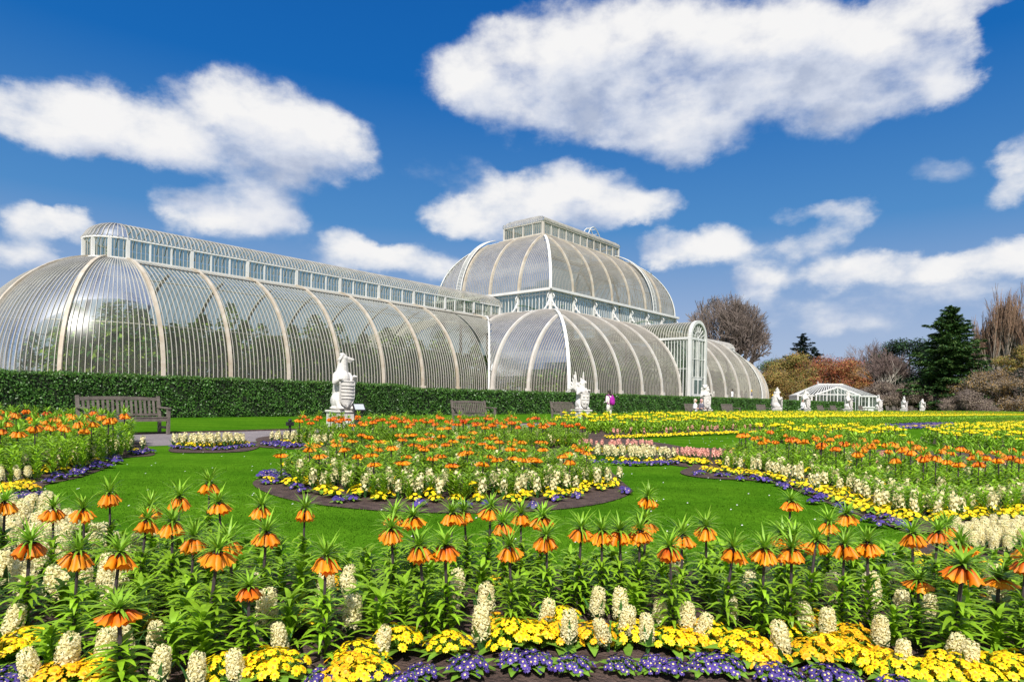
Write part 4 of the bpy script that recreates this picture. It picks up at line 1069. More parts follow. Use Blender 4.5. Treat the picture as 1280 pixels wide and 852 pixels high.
# ---------------------------------------------------------------- people
def cloth(name, c): return mat(name, c, .8, var=.1, vscale=6)
CL = dict(cream=cloth('cream_cloth',(.72,.70,.64)), white=cloth('white_cloth',(.78,.78,.78)), navy=cloth('navy_cloth',(.02,.025,.05)), purple=cloth('purple_cloth',(.34,.01,.28)), yellow=cloth('yellow_cloth',(.80,.50,.02)), grey=cloth('grey_cloth',(.14,.13,.17)), pinkc=cloth('pink_cloth',(.6,.30,.33)), hairb=cloth('brown_hair',(.05,.028,.018)), silver=cloth('silver_hair',(.55,.50,.42)))
def person(label, pos, rz, h, top, legs, hair, seated=False, hat=None, arms='down', group=None):
    t = thing('person', label, 'person', pos, rz); b = MB(); k = h/1.70
    V = lambda x, y, z: (x*k, y*k, z*k)
    hipz = .90 if not seated else .52; sh = hipz+.50
    c_ = lambda p0, p1, r0, r1: b.cap(V(*p0), V(*p1), r0*k, r1*k, 12)
    lean = 0 if not seated else -.04
    for g in (-1, 1):
        if seated:
            c_((g*.09,0,hipz), (g*.11,-.42,hipz), .085, .065); c_((g*.11,-.42,hipz), (g*.11,-.45,.10), .06, .042); c_((g*.11,-.45,.05), (g*.12,-.60,.04), .042, .035)
        else:
            c_((g*.09,0,hipz), (g*.10,-.01+.04*g,.48), .09, .06); c_((g*.10,-.01+.04*g,.48), (g*.11,.02+.05*g,.09), .058, .04); c_((g*.11,.02+.05*g,.05), (g*.12,-.12+.05*g,.035), .042, .034)
        c_((g*.17,lean,sh-.02), (g*.22,.03 if not seated else -.02,sh-.28), .055, .042)
        hand = (g*.16,-.20,sh-.30) if arms == 'front' or seated else (g*.23,-.04,sh-.54)
        c_((g*.22,.03 if not seated else -.02,sh-.28), hand, .04, .028); b.ell(V(*hand), tuple(q*k for q in (.035,.045,.05)))
        for f in range(5):
            ang = (f-2)*.28; c_((hand[0]+.012*(f-2), hand[1]-.02, hand[2]-.02), (hand[0]+.02*(f-2), hand[1]-.05-.02*abs(math.cos(ang)), hand[2]-.06 if f else hand[2]-.01), .011, .009)
    c_((0,0,hipz), (0,lean,sh-.12), .135, .15); b.ell(V(0,lean,sh-.06), tuple(q*k for q in (.19,.11,.09))); b.ell(V(0,0,hipz), tuple(q*k for q in (.165,.12,.11)))
    c_((0,lean,sh), (0,lean-.01,sh+.12), .055, .05); b.ell(V(0,lean-.02,sh+.21), tuple(q*k for q in (.075,.095,.115)), None, 14, 10)
    b.ell(V(0,lean-.12,sh+.20), tuple(q*k for q in (.014,.022,.02))); c_((-.02,lean-.108,sh+.15), (.02,lean-.108,sh+.15), .010, .010)
    for g in (-1,1): b.ell(V(g*.076,lean-.01,sh+.205), tuple(q*k for q in (.012,.02,.028)))
    def ch(c):
        z = c.z/k
        if z > sh+.055: return 0
        if z < .085: return 3
        if seated:
            if z > hipz+.08 and abs(c.x/k) > .12 and c.y/k < -.13: return 0
            return 1 if z > hipz+.04 and c.y/k > -.2 else 2
        if abs(c.x/k) > .19 and z < sh-.48: return 0
        return 1 if z > hipz-.06 else 2
    link('body', fuse(b, 'body', [M['skin'], CL[top], CL[legs], CL['navy']], .017, 2, ch), t)
    mb = MB(); mb.ell(V(0,lean+.008,sh+.235), tuple(q*k for q in (.088,.10,.108)), None, 14, 10)
    mb.ell(V(0,lean+.05,sh+.14), tuple(q*k for q in (.07,.055,.09)), None, 12, 8)
    me = mb.mesh('hair', CL[hair] if hair in CL else M['hair'], True)
    for v in me.vertices:
        if v.co.y < (lean-.055)*k and v.co.z < (sh+.27)*k: v.co.y = (lean-.055)*k
    link('hair', me, t)
    if hat:
        mb = MB(); mb.ell(V(0,lean-.01,sh+.30), tuple(q*k for q in (.10,.11,.085)), None, 16, 8); mb.ell(V(0,lean-.02,sh+.275), tuple(q*k for q in (.20,.21,.018)), None, 18, 6); mb.build('hat', CL[hat], t, True)
    return t
p = on_line(762, 16.3)
person('person in pale cream clothes seen from behind by the griffin statue, wearing a purple backpack', (p.x,p.y,p.z), R(160), 1.58, 'cream', 'cream', 'hair', arms='front')
t = thing('backpack', 'bright purple backpack on the back of the cream clad visitor', 'backpack', (p.x,p.y,p.z), R(160))
b = MB(); b.ell((0,.20,1.10), (.15,.10,.22), None, 14, 10); b.ell((0,.27,1.02), (.11,.06,.13), None, 12, 8); b.box(-.10,.10,.13,.24,.93,1.18)
link('bag', fuse(b, 'bag', [CL['purple']], .02, 3), t)
mb = MB()
for g in (-1,1): mb.tube([(g*.10,.16,1.27),(g*.11,.06,1.385),(g*.12,-.07,1.36),(g*.125,-.135,1.22),(g*.14,-.10,1.05),(g*.12,.10,.95)], .02, 6)
mb.build('shoulder_strap', CL['purple'], t)
p = on_line(868, 18.05)
person('person in white top and dark trousers sitting at the left end of the bench', (p.x,p.y-.02,p.z-.03), R(10), 1.66, 'white', 'navy', 'silver', True)
p = on_line(876, 18.05)
person('person in grey jacket with pink face sitting at the right side of the bench', (p.x,p.y-.02,p.z-.03), R(-14), 1.66, 'grey', 'navy', 'pinkc', True)
for px, Y, h, top, hair, hat, lab, rz in (
    (891,29.4,1.66,'cream','hairb',None,'dark haired visitor in cream just right of the seated couple statue, behind the hedge',60),
    (907,29.6,1.52,'grey','hair',None,'shortest visitor with dark hair and grey top behind the hedge',90),
    (915,29.3,1.74,'white','hair',None,'tall visitor in a white shirt with black hair behind the hedge',180),
    (927,29.5,1.62,'pinkc','hairb',None,'visitor in pink with round brown hair behind the hedge',30),
    (932,30.4,1.64,'white','hairb',None,'brown haired visitor in white standing beside the yellow hat behind the hedge',-40),
    (939,29.2,1.68,'grey','hair','yellow','visitor in a broad yellow hat behind the hedge, left of the crowned lion',20)):
    p = on_line(px, Y); person(lab, (p.x,p.y,TZ), R(rz), h, top, 'navy', hair, False, hat)
p = on_line(966.5, 20.2)
person('visitor in a yellow hat and dark navy jacket standing left of the crowned lion statue', (p.x,p.y,p.z), R(150), 1.80, 'navy', 'white', 'hair', False, 'yellow')
p = on_line(1003.5, 17.3)
person('person in white with dark hair standing in front of the horned bull statue', (p.x,p.y,p.z), R(-20), 1.45, 'white', 'navy', 'hair', False, None, 'front')
# ---------------------------------------------------------------- trees
def at_d(px, d):
    r = ray(px, HY); return Vector((r.x*d, r.y*d, gz(0, r.y*d)))
HULL = [None]
def branches(mb, p, d, L, r, lvl, maxl, rg, spread, up, n_child, shrink=.68, m=0, tw=None, wob=.12, minr=.012):
    if HULL[0]:
        (hc, hr) = HULL[0]; q_ = Vector(p)+Vector(d)*L*.55
        if sum(((q_[i]-hc[i])/hr[i])**2 for i in range(3)) > 1.0: L *= .45; up = up-.3
        if sum(((p[i]-hc[i])/hr[i])**2 for i in range(3)) > 1.04: return
    segs = 3 if lvl < maxl else 2; pts = [Vector(p)]; rr = [r]; dd = Vector(d)
    for k in range(segs):
        dd = (dd + Vector((rg.gauss(0,wob), rg.gauss(0,wob), rg.gauss(0,wob)+up*.12))).normalized()
        pts.append(pts[-1]+dd*(L/segs)); rr.append(max(minr, r*(1-.42*(k+1)/segs)))
    mb.tube(pts, rr, 7 if lvl < 2 else (4 if lvl < 4 else 3), m if lvl < 3 else (m if tw is None else tw), caps=False)
    if lvl >= maxl: return
    nc = n_child[min(lvl, len(n_child)-1)]
    for k in range(nc):
        t = .35+.65*(k+1)/nc if lvl > 0 else .55+.45*(k+1)/nc
        i = min(segs-1, int(t*segs)); q = pts[i].lerp(pts[i+1], t*segs-i) if t < 1 else pts[-1]
        az = rg.uniform(0, 2*PI); a = dd.cross(Vector((math.cos(az), math.sin(az), .1)))
        if a.length < .1: continue
        a.normalize(); sp = spread*rg.uniform(.6,1.25)*(.5 if k == nc-1 else 1)
        nd = (dd*math.cos(sp)+a*math.sin(sp)+Vector((0,0,up*.22))).normalized()
        branches(mb, q, nd, L*shrink*rg.uniform(.8,1.15), max(minr, r*.58), lvl+1, maxl, rg, spread, up, n_child, shrink, m, tw, wob, minr)
def bare_tree(name, label, pos, h, trunk_h, r, nchild, spread, up, seed, mats, maxl=5, shrink=.70, wob=.12, limbs=5, limb_up=.9, minr=.018, fall=None, group=None):
    rg = random.Random(seed); t = thing(name, label, 'tree', pos, 0, group)
    mb = MB(); mb.tube([(0,0,-.3),(0,0,.4),(.05,0,trunk_h*.6),(0,.05,trunk_h)], [r*1.5,r*1.1,r*.95,r*.85], 9); mb.build('trunk', mats[0], t)
    cb = MB(); Ltot = h-trunk_h; L0 = Ltot*(1-shrink)/(1-shrink**(maxl+1))*1.15
    for k in range(limbs):
        az = 2*PI*k/limbs+rg.uniform(-.3,.3); tl = rg.uniform(.15,1.0)*(1.15-limb_up*.5) if k else .05
        d = Vector((math.cos(az)*math.sin(tl), math.sin(az)*math.sin(tl), math.cos(tl)))
        branches(cb, (0,0,trunk_h*rg.uniform(.8,1.0)), d, L0*rg.uniform(.9,1.1), r*.55, 0, maxl, rg, spread, up, nchild, shrink, 0, 1, wob, minr)
    cb.build('crown', mats, t); return t
def leafcloud(rg, clumps, n, size, flat=0.0, droop=0.0):
    """leaf quads near the surface of uneven ellipsoid clumps; gaps stay between the clumps"""
    vol = np.array([c[1][0]*c[1][1]*c[1][2] for c in clumps])**.67; cnt = (n*vol/vol.sum()).astype(int)
    P_, N_ = [], []
    for (c, r), k in zip(clumps, cnt):
        d = rg.normal(0,1,(k,3)); d /= np.linalg.norm(d,axis=1,keepdims=True)+1e-9
        rad = rg.random((k,1))**.38*(1+.18*np.sin(d[:,:1]*5+d[:,1:2]*7+d[:,2:]*6))
        P_.append(np.array(c)+d*rad*np.array(r)); N_.append(d)
    P_ = np.concatenate(P_); N_ = np.concatenate(N_); k = len(P_)
    nor = N_*(1-flat)+np.array([0,0,1.])*flat+rg.normal(0,.55,(k,3)); tan = rg.normal(0,1,(k,3)); tan[:,2] -= droop
    L = size*rg.uniform(.6,1.4,k); return P_, nor, tan, L
def clumps_for(rg, w, h, base, n, shape='dome', cs=(.16,.30)):
    out = []
    for i in range(n):
        t = (i+.5)/n; z = base+(h-base)*t
        if shape == 'cone': rr = w*(1-t)**.8
        elif shape == 'dome': rr = w*math.sqrt(max(0.02,1-t*t))
        else: rr = w*(.55+.45*math.sin(PI*min(1,t*1.1)))
        a = rg.uniform(0,2*PI); q = rr*math.sqrt(rg.uniform(.1,1))*.85
        s = rg.uniform(*cs)*w; out.append(((q*math.cos(a), q*math.sin(a), z), (s*1.25, s*1.25, s*.85)))
    return out
def leafy(name, label, pos, w, h, base, ncl, nl, size, mats, seed, shape='dome', trunk=.25, cs=(.16,.30), flat=.2, droop=.2, twigs=0, cat='tree', group=None, share=.4):
    rg = np.random.default_rng(seed); r2 = random.Random(seed); t = thing(name, label, cat, pos, 0, group)
    cl = clumps_for(rg, w, h, base, ncl, shape, cs); P_, nor, tan, L = leafcloud(rg, cl, int(nl*2.4), size*.6, flat, droop)
    P_[:,2] = np.maximum(P_[:,2], .05)
    mb = MB(); mb.tube([(0,0,-.2),(0,0,h*.4),(0,0,h*.92)], [trunk,trunk*.7,trunk*.15], 7)
    for c, r in cl:
        if r2.random() < .7: z = max(.2, c[2]-abs(c[0])*.5-.3*h*.1); mb.tube([(0,0,min(z,h*.85)),tuple(Vector(c)*.6+Vector((0,0,z*.4))),c], [trunk*.35,trunk*.2,.02], 4)
    if twigs:
        for _ in range(twigs):
            c, r = cl[r2.randrange(len(cl))]; d = Vector((r2.gauss(0,1),r2.gauss(0,1),abs(r2.gauss(0,1)))).normalized(); q = Vector(c)
            mb.tube([q, q+Vector((d.x*r[0],d.y*r[1],d.z*r[2]*1.3))*1.25], [.04,.012], 3, 0, False)
    mb.build('trunk', M['bark'], t)
    link('crown', quads_mesh('crown', P_, nor, tan, L, L*.6, mats, (rg.random(len(P_)) < share).astype(int)), t); return t
lm = lambda n, c, r=.6, v=.35: mat(n, c, r, spec=.3, var=v, vscale=.5, transl=.15)
G1 = lm('conifer_needles', (.035,.090,.022)); G2 = lm('conifer_tips', (.095,.165,.040)); G3 = lm('blue_cedar', (.020,.040,.032)); G4 = lm('cedar_dark', (.016,.030,.020))
OLV = lm('olive_leaf', (.20,.19,.045)); BRN = lm('bronze_leaf', (.30,.185,.055)); RED = lm('red_bud', (.34,.105,.050)); RED2 = lm('rust_bud', (.30,.13,.05)); PUR = lm('purple_twig', (.17,.125,.10)); PUR2 = lm('grey_twig', (.25,.20,.145))
bt = [mat('bark_brown', (.20,.165,.15), .9, var=.3, vscale=1), mat('twig_purple_brown', (.185,.145,.125), .9, var=.25, vscale=.3)]
bt2 = [mat('bark_pale', (.30,.25,.20), .9, var=.3, vscale=1), mat('twig_tan', (.24,.15,.10), .9, var=.3, vscale=.3)]
bt3 = [mat('bark_birch', (.42,.38,.32), .9, var=.3, vscale=1), mat('twig_mauve', (.17,.12,.105), .9, var=.3, vscale=.3)]
HULL[0] = ((0,0,13.8), (9.9,9.9,12.3))
bare_tree('bare_tree', 'big bare broad domed tree behind the right end of the palm house', at_d(905,150), 27.5, 4.0, .85, [5,4,4,4,4], .62, .22, 12, bt, 5, .72, .10, 11, .25, .030)
HULL[0] = None
def conifer(name, label, pos, h, w, mats, seed, lean=.0, tiers=26, dens=1.0, open_=0.0, trunk=.35, base=.06, leafL=.42):
    rg = np.random.default_rng(seed); t = thing(name, label, 'tree', pos, 0); mb = MB()
    mb.tube([(0,0,-.2),(0,0,h*.5),(0,0,h*.985)], [trunk,trunk*.6,.04], 8)
    P_, N_, T_, L_ = [], [], [], []
    for i in range(tiers):
        f = (i+.5)/tiers; z = h*(base+(1-base)*f); R0 = w*(1-f)**.72*(.72+.28*math.sin(i*2.4)) + .25
        nb = int(5+6*(1-f))
        for k in range(nb):
            az = rg.uniform(0, 2*PI); Lb = R0*rg.uniform(.55,1.12); up = rg.uniform(-.15,.28)+(.5*f); dr = rg.uniform(.15,.35)
            pts = [Vector((0,0,z))]
            for s_ in range(1,6):
                q = s_/5; pts.append(Vector((math.cos(az)*Lb*q, math.sin(az)*Lb*q, z+Lb*(up*q-dr*q*q))))
            mb.tube(pts, [.10*(1-f)+.03,.07*(1-f)+.02,.05,.035,.02,.01], 3, 0, False)
            m_ = int(Lb*26*dens)+4
            q = rg.random(m_)**.75*.95+.08; idx = np.minimum((q*5).astype(int), 4); ff = q*5-idx
            A = np.array([list(p_) for p_ in pts]); c = A[idx]*(1-ff[:,None])+A[np.minimum(idx+1,5)]*ff[:,None]
            wdt = .10+.26*Lb*(1-q)*q*2.2
            side = rg.normal(0,1,m_)*wdt; c = c + np.stack([-math.sin(az)*side, math.cos(az)*side, rg.normal(0,.10,m_)-abs(side)*.25], 1)
            P_.append(c); N_.append(np.stack([rg.normal(0,.4,m_), rg.normal(0,.4,m_), np.ones(m_)], 1))
            T_.append(np.stack([math.cos(az)-math.sin(az)*side*1.5, math.sin(az)+math.cos(az)*side*1.5, rg.normal(-.25,.25,m_)], 1)); L_.append(leafL*rg.uniform(.6,1.4,m_))
    P_ = np.concatenate(P_); N_ = np.concatenate(N_); T_ = np.concatenate(T_); L_ = np.concatenate(L_)
    mb.build('trunk', M['bark'], t)
    link('crown', quads_mesh('crown', P_, N_, T_, L_, L_*.38, mats, (rg.random(len(P_)) < .38).astype(int)), t); return t
conifer('conifer_tree', 'tallest dark green layered conifer at the right', at_d(1187,118), 19.6, 10.6, [G1,G2], 21, tiers=60, dens=1.6, leafL=.62, base=.03)
conifer('conifer_tree', 'small blue-green conifer standing above the olive bushes beyond the palm house', at_d(1002,165), 19.0, 6.2, [G3,G4], 22, tiers=20, dens=1.3, base=.45, leafL=.6)
conifer('conifer_tree', 'lower right shoulder conifer beside the small blue-green one', at_d(1017,168), 15.6, 5.0, [G4,G3], 23, tiers=15, dens=1.2, base=.45, leafL=.6)
leafy('cedar_tree', 'dark flat topped cedar between the birches and the tall conifer', at_d(1136,135), 8.2, 14.0, 4.0, 34, 15000, .55, [G4,G1], 24, 'round', .4, (.16,.34), .6, .0)
leafy('evergreen_tree', 'low rounded dark green tree seen beyond the end of the palm house', at_d(968,190), 9, 12.5, 4, 22, 9000, .6, [G1,G2], 25, 'dome', .4)
leafy('olive_bush', 'tall olive brown shrub below the small blue-green conifer', at_d(992,150), 8.5, 11.5, .8, 40, 16000, .5, [OLV,BRN], 26, 'dome', .3, (.16,.3), .2, .2, 300, 'shrub')
leafy('bronze_bush', 'bronze brown shrub directly right of the palm house end', at_d(968,140), 6.5, 7.5, .5, 30, 10000, .45, [BRN,OLV], 27, 'dome', .3, (.16,.3), .2, .2, 250, 'shrub')
leafy('red_bush', 'broad rust red budding tree behind the small white glasshouse', at_d(1042,150), 13.5, 10.6, 1.0, 64, 26000, .48, [RED,BRN], 28, 'round', .35, (.10,.20), .2, .2, 700, 'tree', share=.35)
leafy('bronze_bush', 'orange brown tree at the right side of the rust red one', at_d(1075,142), 6.0, 8.4, .8, 30, 9000, .45, [BRN,RED2], 29, 'dome', .3, (.14,.28), .2, .2, 300, 'tree')
for k, (px, d, h) in enumerate(((1099,128,9.6),(1104,130,11.5),(1108,126,10.2),(1113,129,11.8),(1118,131,10.0))):
    bare_tree('birch_tree', 'slender pale stemmed bare birch in the thicket left of the tall conifer', at_d(px,d), h, h*.42, .16, [4,4,4], .5, .5, 40+k, bt3, 4, .68, .13, 4, .8, .022, group='bare birches left of the tall conifer')
bare_tree('bare_tree', 'hazy bare grey crowned tree behind the birches', at_d(1092,160), 15.5, 3.5, .35, [4,4,4,4], .6, .3, 51, bt3, 5, .72, .14, 5, .5, .022)
leafy('twiggy_bush', 'low purple brown thicket under the birches', at_d(1112,122), 7.5, 4.8, .3, 40, 12000, .35, [PUR,PUR2], 52, 'dome', .15, (.10,.2), .1, .2, 500, 'shrub')
leafy('twiggy_bush', 'purple grey thicket between the birches and the tall conifer', at_d(1142,120), 6.5, 4.4, .3, 34, 9000, .35, [PUR,PUR2], 53, 'dome', .15, (.10,.2), .1, .2, 400, 'shrub')
leafy('olive_bush', 'yellowish green bush at the foot of the tall conifer', at_d(1172,124), 3.1, 6.0, .3, 22, 6000, .32, [OLV,G2], 54, 'round', .12, (.2,.4), .1, .3, 200, 'shrub')
for k, (px, d, h, lab) in enumerate(((1230,140,18.6,'left bare upright poplar behind the brown bush'),(1247,138,22.6,'tallest bare upright poplar at the right'),(1255,146,23.0,'second tall bare poplar, just right of the tallest'),(1264,142,18.5,'shorter bare poplar between the tall ones and the picture edge'),(1276,136,20.0,'bare poplar at the right edge of the picture'),(1240,150,17.5,'thin bare poplar standing behind the tallest one'),(1222,150,15.0,'lowest bare poplar right behind the conifer'))):
    bare_tree('poplar_tree', lab, at_d(px,d), h, 2.5, .30, [5,4,4], .24, 1.1, 60+k, bt2, 4, .66, .06, 5, 1.75, .026)
leafy('brown_bush', 'wide tan brown twiggy bush under the poplars', at_d(1240,112), 9.0, 7.0, .4, 60, 20000, .34, [PUR2,BRN], 71, 'dome', .2, (.10,.2), .1, .2, 900, 'shrub')
leafy('olive_bush', 'yellow green bush against the poplars at the right edge', at_d(1268,125), 3.6, 12.5, 5, 22, 7000, .4, [OLV,BRN], 72, 'round', .2, (.2,.4), .1, .2, 200, 'shrub')
leafy('dark_bush', 'dark evergreen bush at the far right edge', at_d(1287,108), 3.2, 8.0, .3, 20, 6000, .4, [G4,PUR], 73, 'round', .2, (.2,.4), .1, .2, 100, 'shrub')
leafy('twiggy_bush', 'low mauve bush behind the small statues', at_d(1208,102), 5.0, 3.2, .2, 26, 7000, .3, [PUR,PUR2], 74, 'dome', .1, (.12,.24), .1, .2, 300, 'shrub')
# the far wood that closes the horizon
g_ = np.random.default_rng(5); cl = []
for px in np.arange(860, 1500, 6):
    for d in (215, 235):
        q = at_d(px, d); hh = 5.5+2.5*math.sin(px*.05)+g_.uniform(-1.2,1.2)
        for zz in (hh*.25, hh*.55, hh*.85): cl.append(((q.x+g_.uniform(-1,1), q.y+g_.uniform(-1,1), zz), (2.6,2.6,1.6)))
P_, nor, tan, L_ = leafcloud(g_, cl, 42000, .9, .1, .2)
o = link('far_wood', quads_mesh('far_wood', P_, nor, tan, L_, L_*.6, [lm('far_wood_brown', (.10,.075,.055)), lm('far_wood_olive', (.075,.08,.04))], (g_.random(len(P_)) < .4).astype(int)))
tag(o, 'low mixed brown and olive wood closing the view far behind the trees', 'wood', None, 'stuff')
# ---------------------------------------------------------------- flower beds
def bed(name, px_poly, dz):
    pts = [on_ground(x, y) for x, y in px_poly]
    # smooth outline
    out = []
    n = len(pts)
    for i in range(n):
        p0, p1, p2, p3 = pts[i-1], pts[i], pts[(i+1) % n], pts[(i+2) % n]
        for k in range(5):
            t = k/5; out.append(.5*((2*p1)+(-p0+p2)*t+(2*p0-5*p1+4*p2-p3)*t*t+(-p0+3*p1-3*p2+p3)*t**3))
    return [(p.x, p.y) for p in out], name, dz
def inside(x, y, poly):
    c = False; j = len(poly)-1
    for i in range(len(poly)):
        xi, yi = poly[i]; xj, yj = poly[j]
        if (yi > y) != (yj > y) and x < (xj-xi)*(y-yi)/(yj-yi)+xi: c = not c
        j = i
    return c
def soil(poly, name, dz):
    import bmesh
    cx = sum(p[0] for p in poly)/len(poly); cy = sum(p[1] for p in poly)/len(poly)
    bm = bmesh.new(); vs = [bm.verts.new((x, y, gz(x, y)+dz)) for x, y in poly]
    f = bm.faces.new(vs); bmesh.ops.triangulate(bm, faces=[f])
    # little trench wall between the turf and the soil
    me = bpy.data.meshes.new(name); bm.to_mesh(me); bm.free(); me.materials.append(M['soil'])
    o = link(name, me); o['kind'] = 'structure'; return o
BEDS = {}
for nm, poly in {
    'A': [(-120,1000),(-120,640),(0,640),(110,668),(170,690),(300,706),(500,712),(760,712),(930,712),(1030,706),(1085,696),(1130,682),(1200,670),(1330,664),(1500,1000),(900,1010),(640,852),(700,851),(640,900)][:14] + [(1500,1100),(-120,1100)],
    'B': [(-160,660),(-20,636),(52,624),(56,607),(100,597),(135,584),(152,573),(192,569),(186,560),(166,551),(60,546),(-160,546)],
    'C': [(316,606),(330,596),(352,588),(420,571),(640,566),(740,580),(782,606),(787,618),(740,632),(640,641),(520,641),(420,634),(350,622)],
    'D': [(322,553),(350,561),(640,570),(742,568),(850,583),(858,580),(840,566),(850,558),(760,545),(690,538),(520,541),(400,541),(330,546)],
    'crescent': [(212,561),(222,566),(300,565),(324,559),(318,553),(230,553)],
    'E': [(850,591),(880,598),(960,603),(1010,620),(1060,640),(1110,658),(1150,668),(1210,660),(1330,650),(1500,640),(1500,575),(1330,572),(1130,563),(1000,562),(900,561),(838,560),(836,574),(866,581)],
    'F': [(690,540),(790,546),(960,538),(1280,526),(1600,519),(1600,515.2),(1280,518.2),(1000,521),(760,528),(690,532)],
    'G': [(935,549),(1000,554),(1130,557),(1136,552),(1100,546),(980,545)],
    'H': [(1150,549),(1190,558),(1280,561),(1600,560),(1600,530),(1280,535),(1180,541)],
}.items():
    BEDS[nm] = bed(nm, poly, 0)[0]
for i, nm in enumerate(BEDS): soil(BEDS[nm], 'soil_bed', .008+.002*i)

# -- plant models ------------------------------------------------------------
def keep(t, parts): KIDS[t.name] = parts; return t
def bell(mb, c, az, tilt, L, r0, r1, n, m, m2=None):
    """one nodding bell: a flared skirt of petals hanging from c"""
    ax = Vector((math.cos(az)*math.sin(tilt), math.sin(az)*math.sin(tilt), -math.cos(tilt)))
    a = ax.cross(Vector((-math.sin(az), math.cos(az), 0))); a.normalize(); b = ax.cross(a)
    prof_ = [(0,.25),(.22,.80),(.6,.95),(1.0,1.30)]; base = len(mb.v)
    for t, k in prof_:
        for i in range(n):
            an = 2*PI*i/n; lob = 1.0 if t < 1 else (1.12 if i % 2 == 0 else .86)
            ll = t if t < 1 else (1.0 if i % 2 == 0 else .84)
            mb.v.append(tuple(c + ax*(L*ll) + (a*math.cos(an)+b*math.sin(an))*(r1*k*lob)))
    for j in range(len(prof_)-1):
        for i in range(n):
            i2 = (i+1) % n; mb.f.append((base+j*n+i, base+j*n+i2, base+(j+1)*n+i2, base+(j+1)*n+i)); mb.m.append(m)
def frit(seed, zf, hi, petal, leaves=True):
    r = random.Random(seed); t = thing('crown_imperial', 'x', 'flower', (0,0,-30)); parts = []
    bend = (r.uniform(-.02,.02), r.uniform(-.02,.02))
    B = lambda z: Vector((bend[0]*z/zf, bend[1]*z/zf, z))
    mb = MB(); mb.tube([B(0),B(zf*.5),B(zf+.03)], [.011,.009,.0075], 6 if hi else 4); parts.append(mb.build('stem', M['stem'], t))
    mb = MB(); n = 58 if hi else 26; top = zf*.66
    for k in range(n):
        f = k/n; z = .03+(top-.03)*f; az = k*2.399+r.uniform(-.3,.3)
        mb.leaf(B(z), az, r.uniform(.13,.20)*(1-.25*f), .030 if hi else .034, r.uniform(.55,1.0)-.1*(1-f), r.uniform(1.0,1.9), 4 if hi else 2, fold=.3)
    parts.append(mb.build('leaves', M['fleaf'], t))
    mb = MB(); n = r.choice((5,6,7,7,8,9)) if hi else 6
    for k in range(n):
        az = 2*PI*k/n+r.uniform(-.28,.28); p = B(zf+.022)+Vector((math.cos(az),math.sin(az),0))*.030
        bell(mb, p, az, r.uniform(.12,.72), r.uniform(.062,.082), .010, r.uniform(.020,.025), 12 if hi else 6, 0)
    if hi:
        for k in range(n): az = 2*PI*k/n; mb.tube([B(zf+.035), B(zf+.030)+Vector((math.cos(az),math.sin(az),0))*.03], .004, 3, 1)
    parts.append(mb.build('flower_cluster', [petal, M['stem']], t, True))
    mb = MB(); n = 44 if hi else 16
    for k in range(n):
        az = k*2.399+r.uniform(-.3,.3); e = .0+1.25*(k/n)
        mb.leaf(B(zf+.035), az, r.uniform(.11,.165), .0135 if hi else .024, e, r.uniform(.3,1.2), 4 if hi else 2, fold=.25)
    parts.append(mb.build('leaf_tuft', M['ftuft'], t))
    return keep(t, parts)
def frit_low(seed, zf, petal):
    """the same plant for the far rows, where its parts are a pixel or two: one mesh"""
    r = random.Random(seed); mb = MB()
    mb.tube([(0,0,0),(0,0,zf+.03)], .009, 3, 1)
    for k in range(12): mb.leaf((0,0,.03+.5*zf*k/12), k*2.399, .20, .06, .9, 1.4, 2, 2)
    for k in range(5): az = 2*PI*k/5+r.uniform(-.2,.2); bell(mb, Vector((.03*math.cos(az),.03*math.sin(az),zf+.02)), az, .5, .07, .01, .026, 4, 0)
    for k in range(8): mb.leaf((0,0,zf+.03), k*2.399, .11, .026, .4+1.0*k/8, .4, 2, 2)
    o = mb.build('crown_imperial', [petal, M['stem'], M['fleaf']], None, True, loc=(0,0,-30)); tag(o, 'x', 'flower'); KIDS[o.name] = []; return o
def hyac(seed, hi, mname, h=.205):
    r = random.Random(seed); t = thing('hyacinth', 'x', 'flower', (0,0,-30)); parts = []
    mb = MB()
    for k in range(7 if hi else 4):
        mb.leaf((0,0,0), k*2*PI/7*1.9, r.uniform(.13,.19), .028, r.uniform(.9,1.3), r.uniform(-.1,.5), 4 if hi else 2, fold=.6)
    parts.append(mb.build('leaves', M['hleaf'], t))
    mb = MB(); z0 = h*.36; mb.tube([(0,0,0),(0,0,h)], .007, 5, 1); n = 46 if hi else 22; H = h-z0
    for k in range(n):
        f = k/n; z = z0+H*f; az = k*2.399; rr = .027*(1-.5*f**3); c = Vector((math.cos(az)*rr, math.sin(az)*rr, z))
        e = r.uniform(-.5,.5)+(.9 if f > .93 else 0); d = Vector((math.cos(az)*math.cos(e), math.sin(az)*math.cos(e), math.sin(e))); a = d.cross(Vector((0,0,1))).normalized(); b = d.cross(a)
        s_ = .031 if hi else .034
        if hi:
            mb.tube([c-d*.008, c+d*.008], [.006,.005], 4, 0, False); q = c+d*.008
            for j in range(6):
                an = 2*PI*j/6+r.random(); u = a*math.cos(an)+b*math.sin(an); v = u.cross(d)
                mb.quad(q, q+u*s_*.5+v*.0042+d*.007, q+u*s_*.92-d*.004, q+u*s_*.5-v*.0042+d*.007, 0)
        else:
            for j in range(2):
                an = PI*j/2+r.random(); u = a*math.cos(an)+b*math.sin(an); v = u.cross(d); mb.quad(c+d*.01-u*s_*.6, c+d*.008-v*s_*.4, c+d*.01+u*s_*.6, c+d*.008+v*s_*.4, 0)
    mb.ell((0,0,z0+H*.48), (.015,.015,H*.46), None, 8, 6, 0)
    parts.append(mb.build('flower_spike', [M[mname], M['hleaf']], t)); return keep(t, parts)
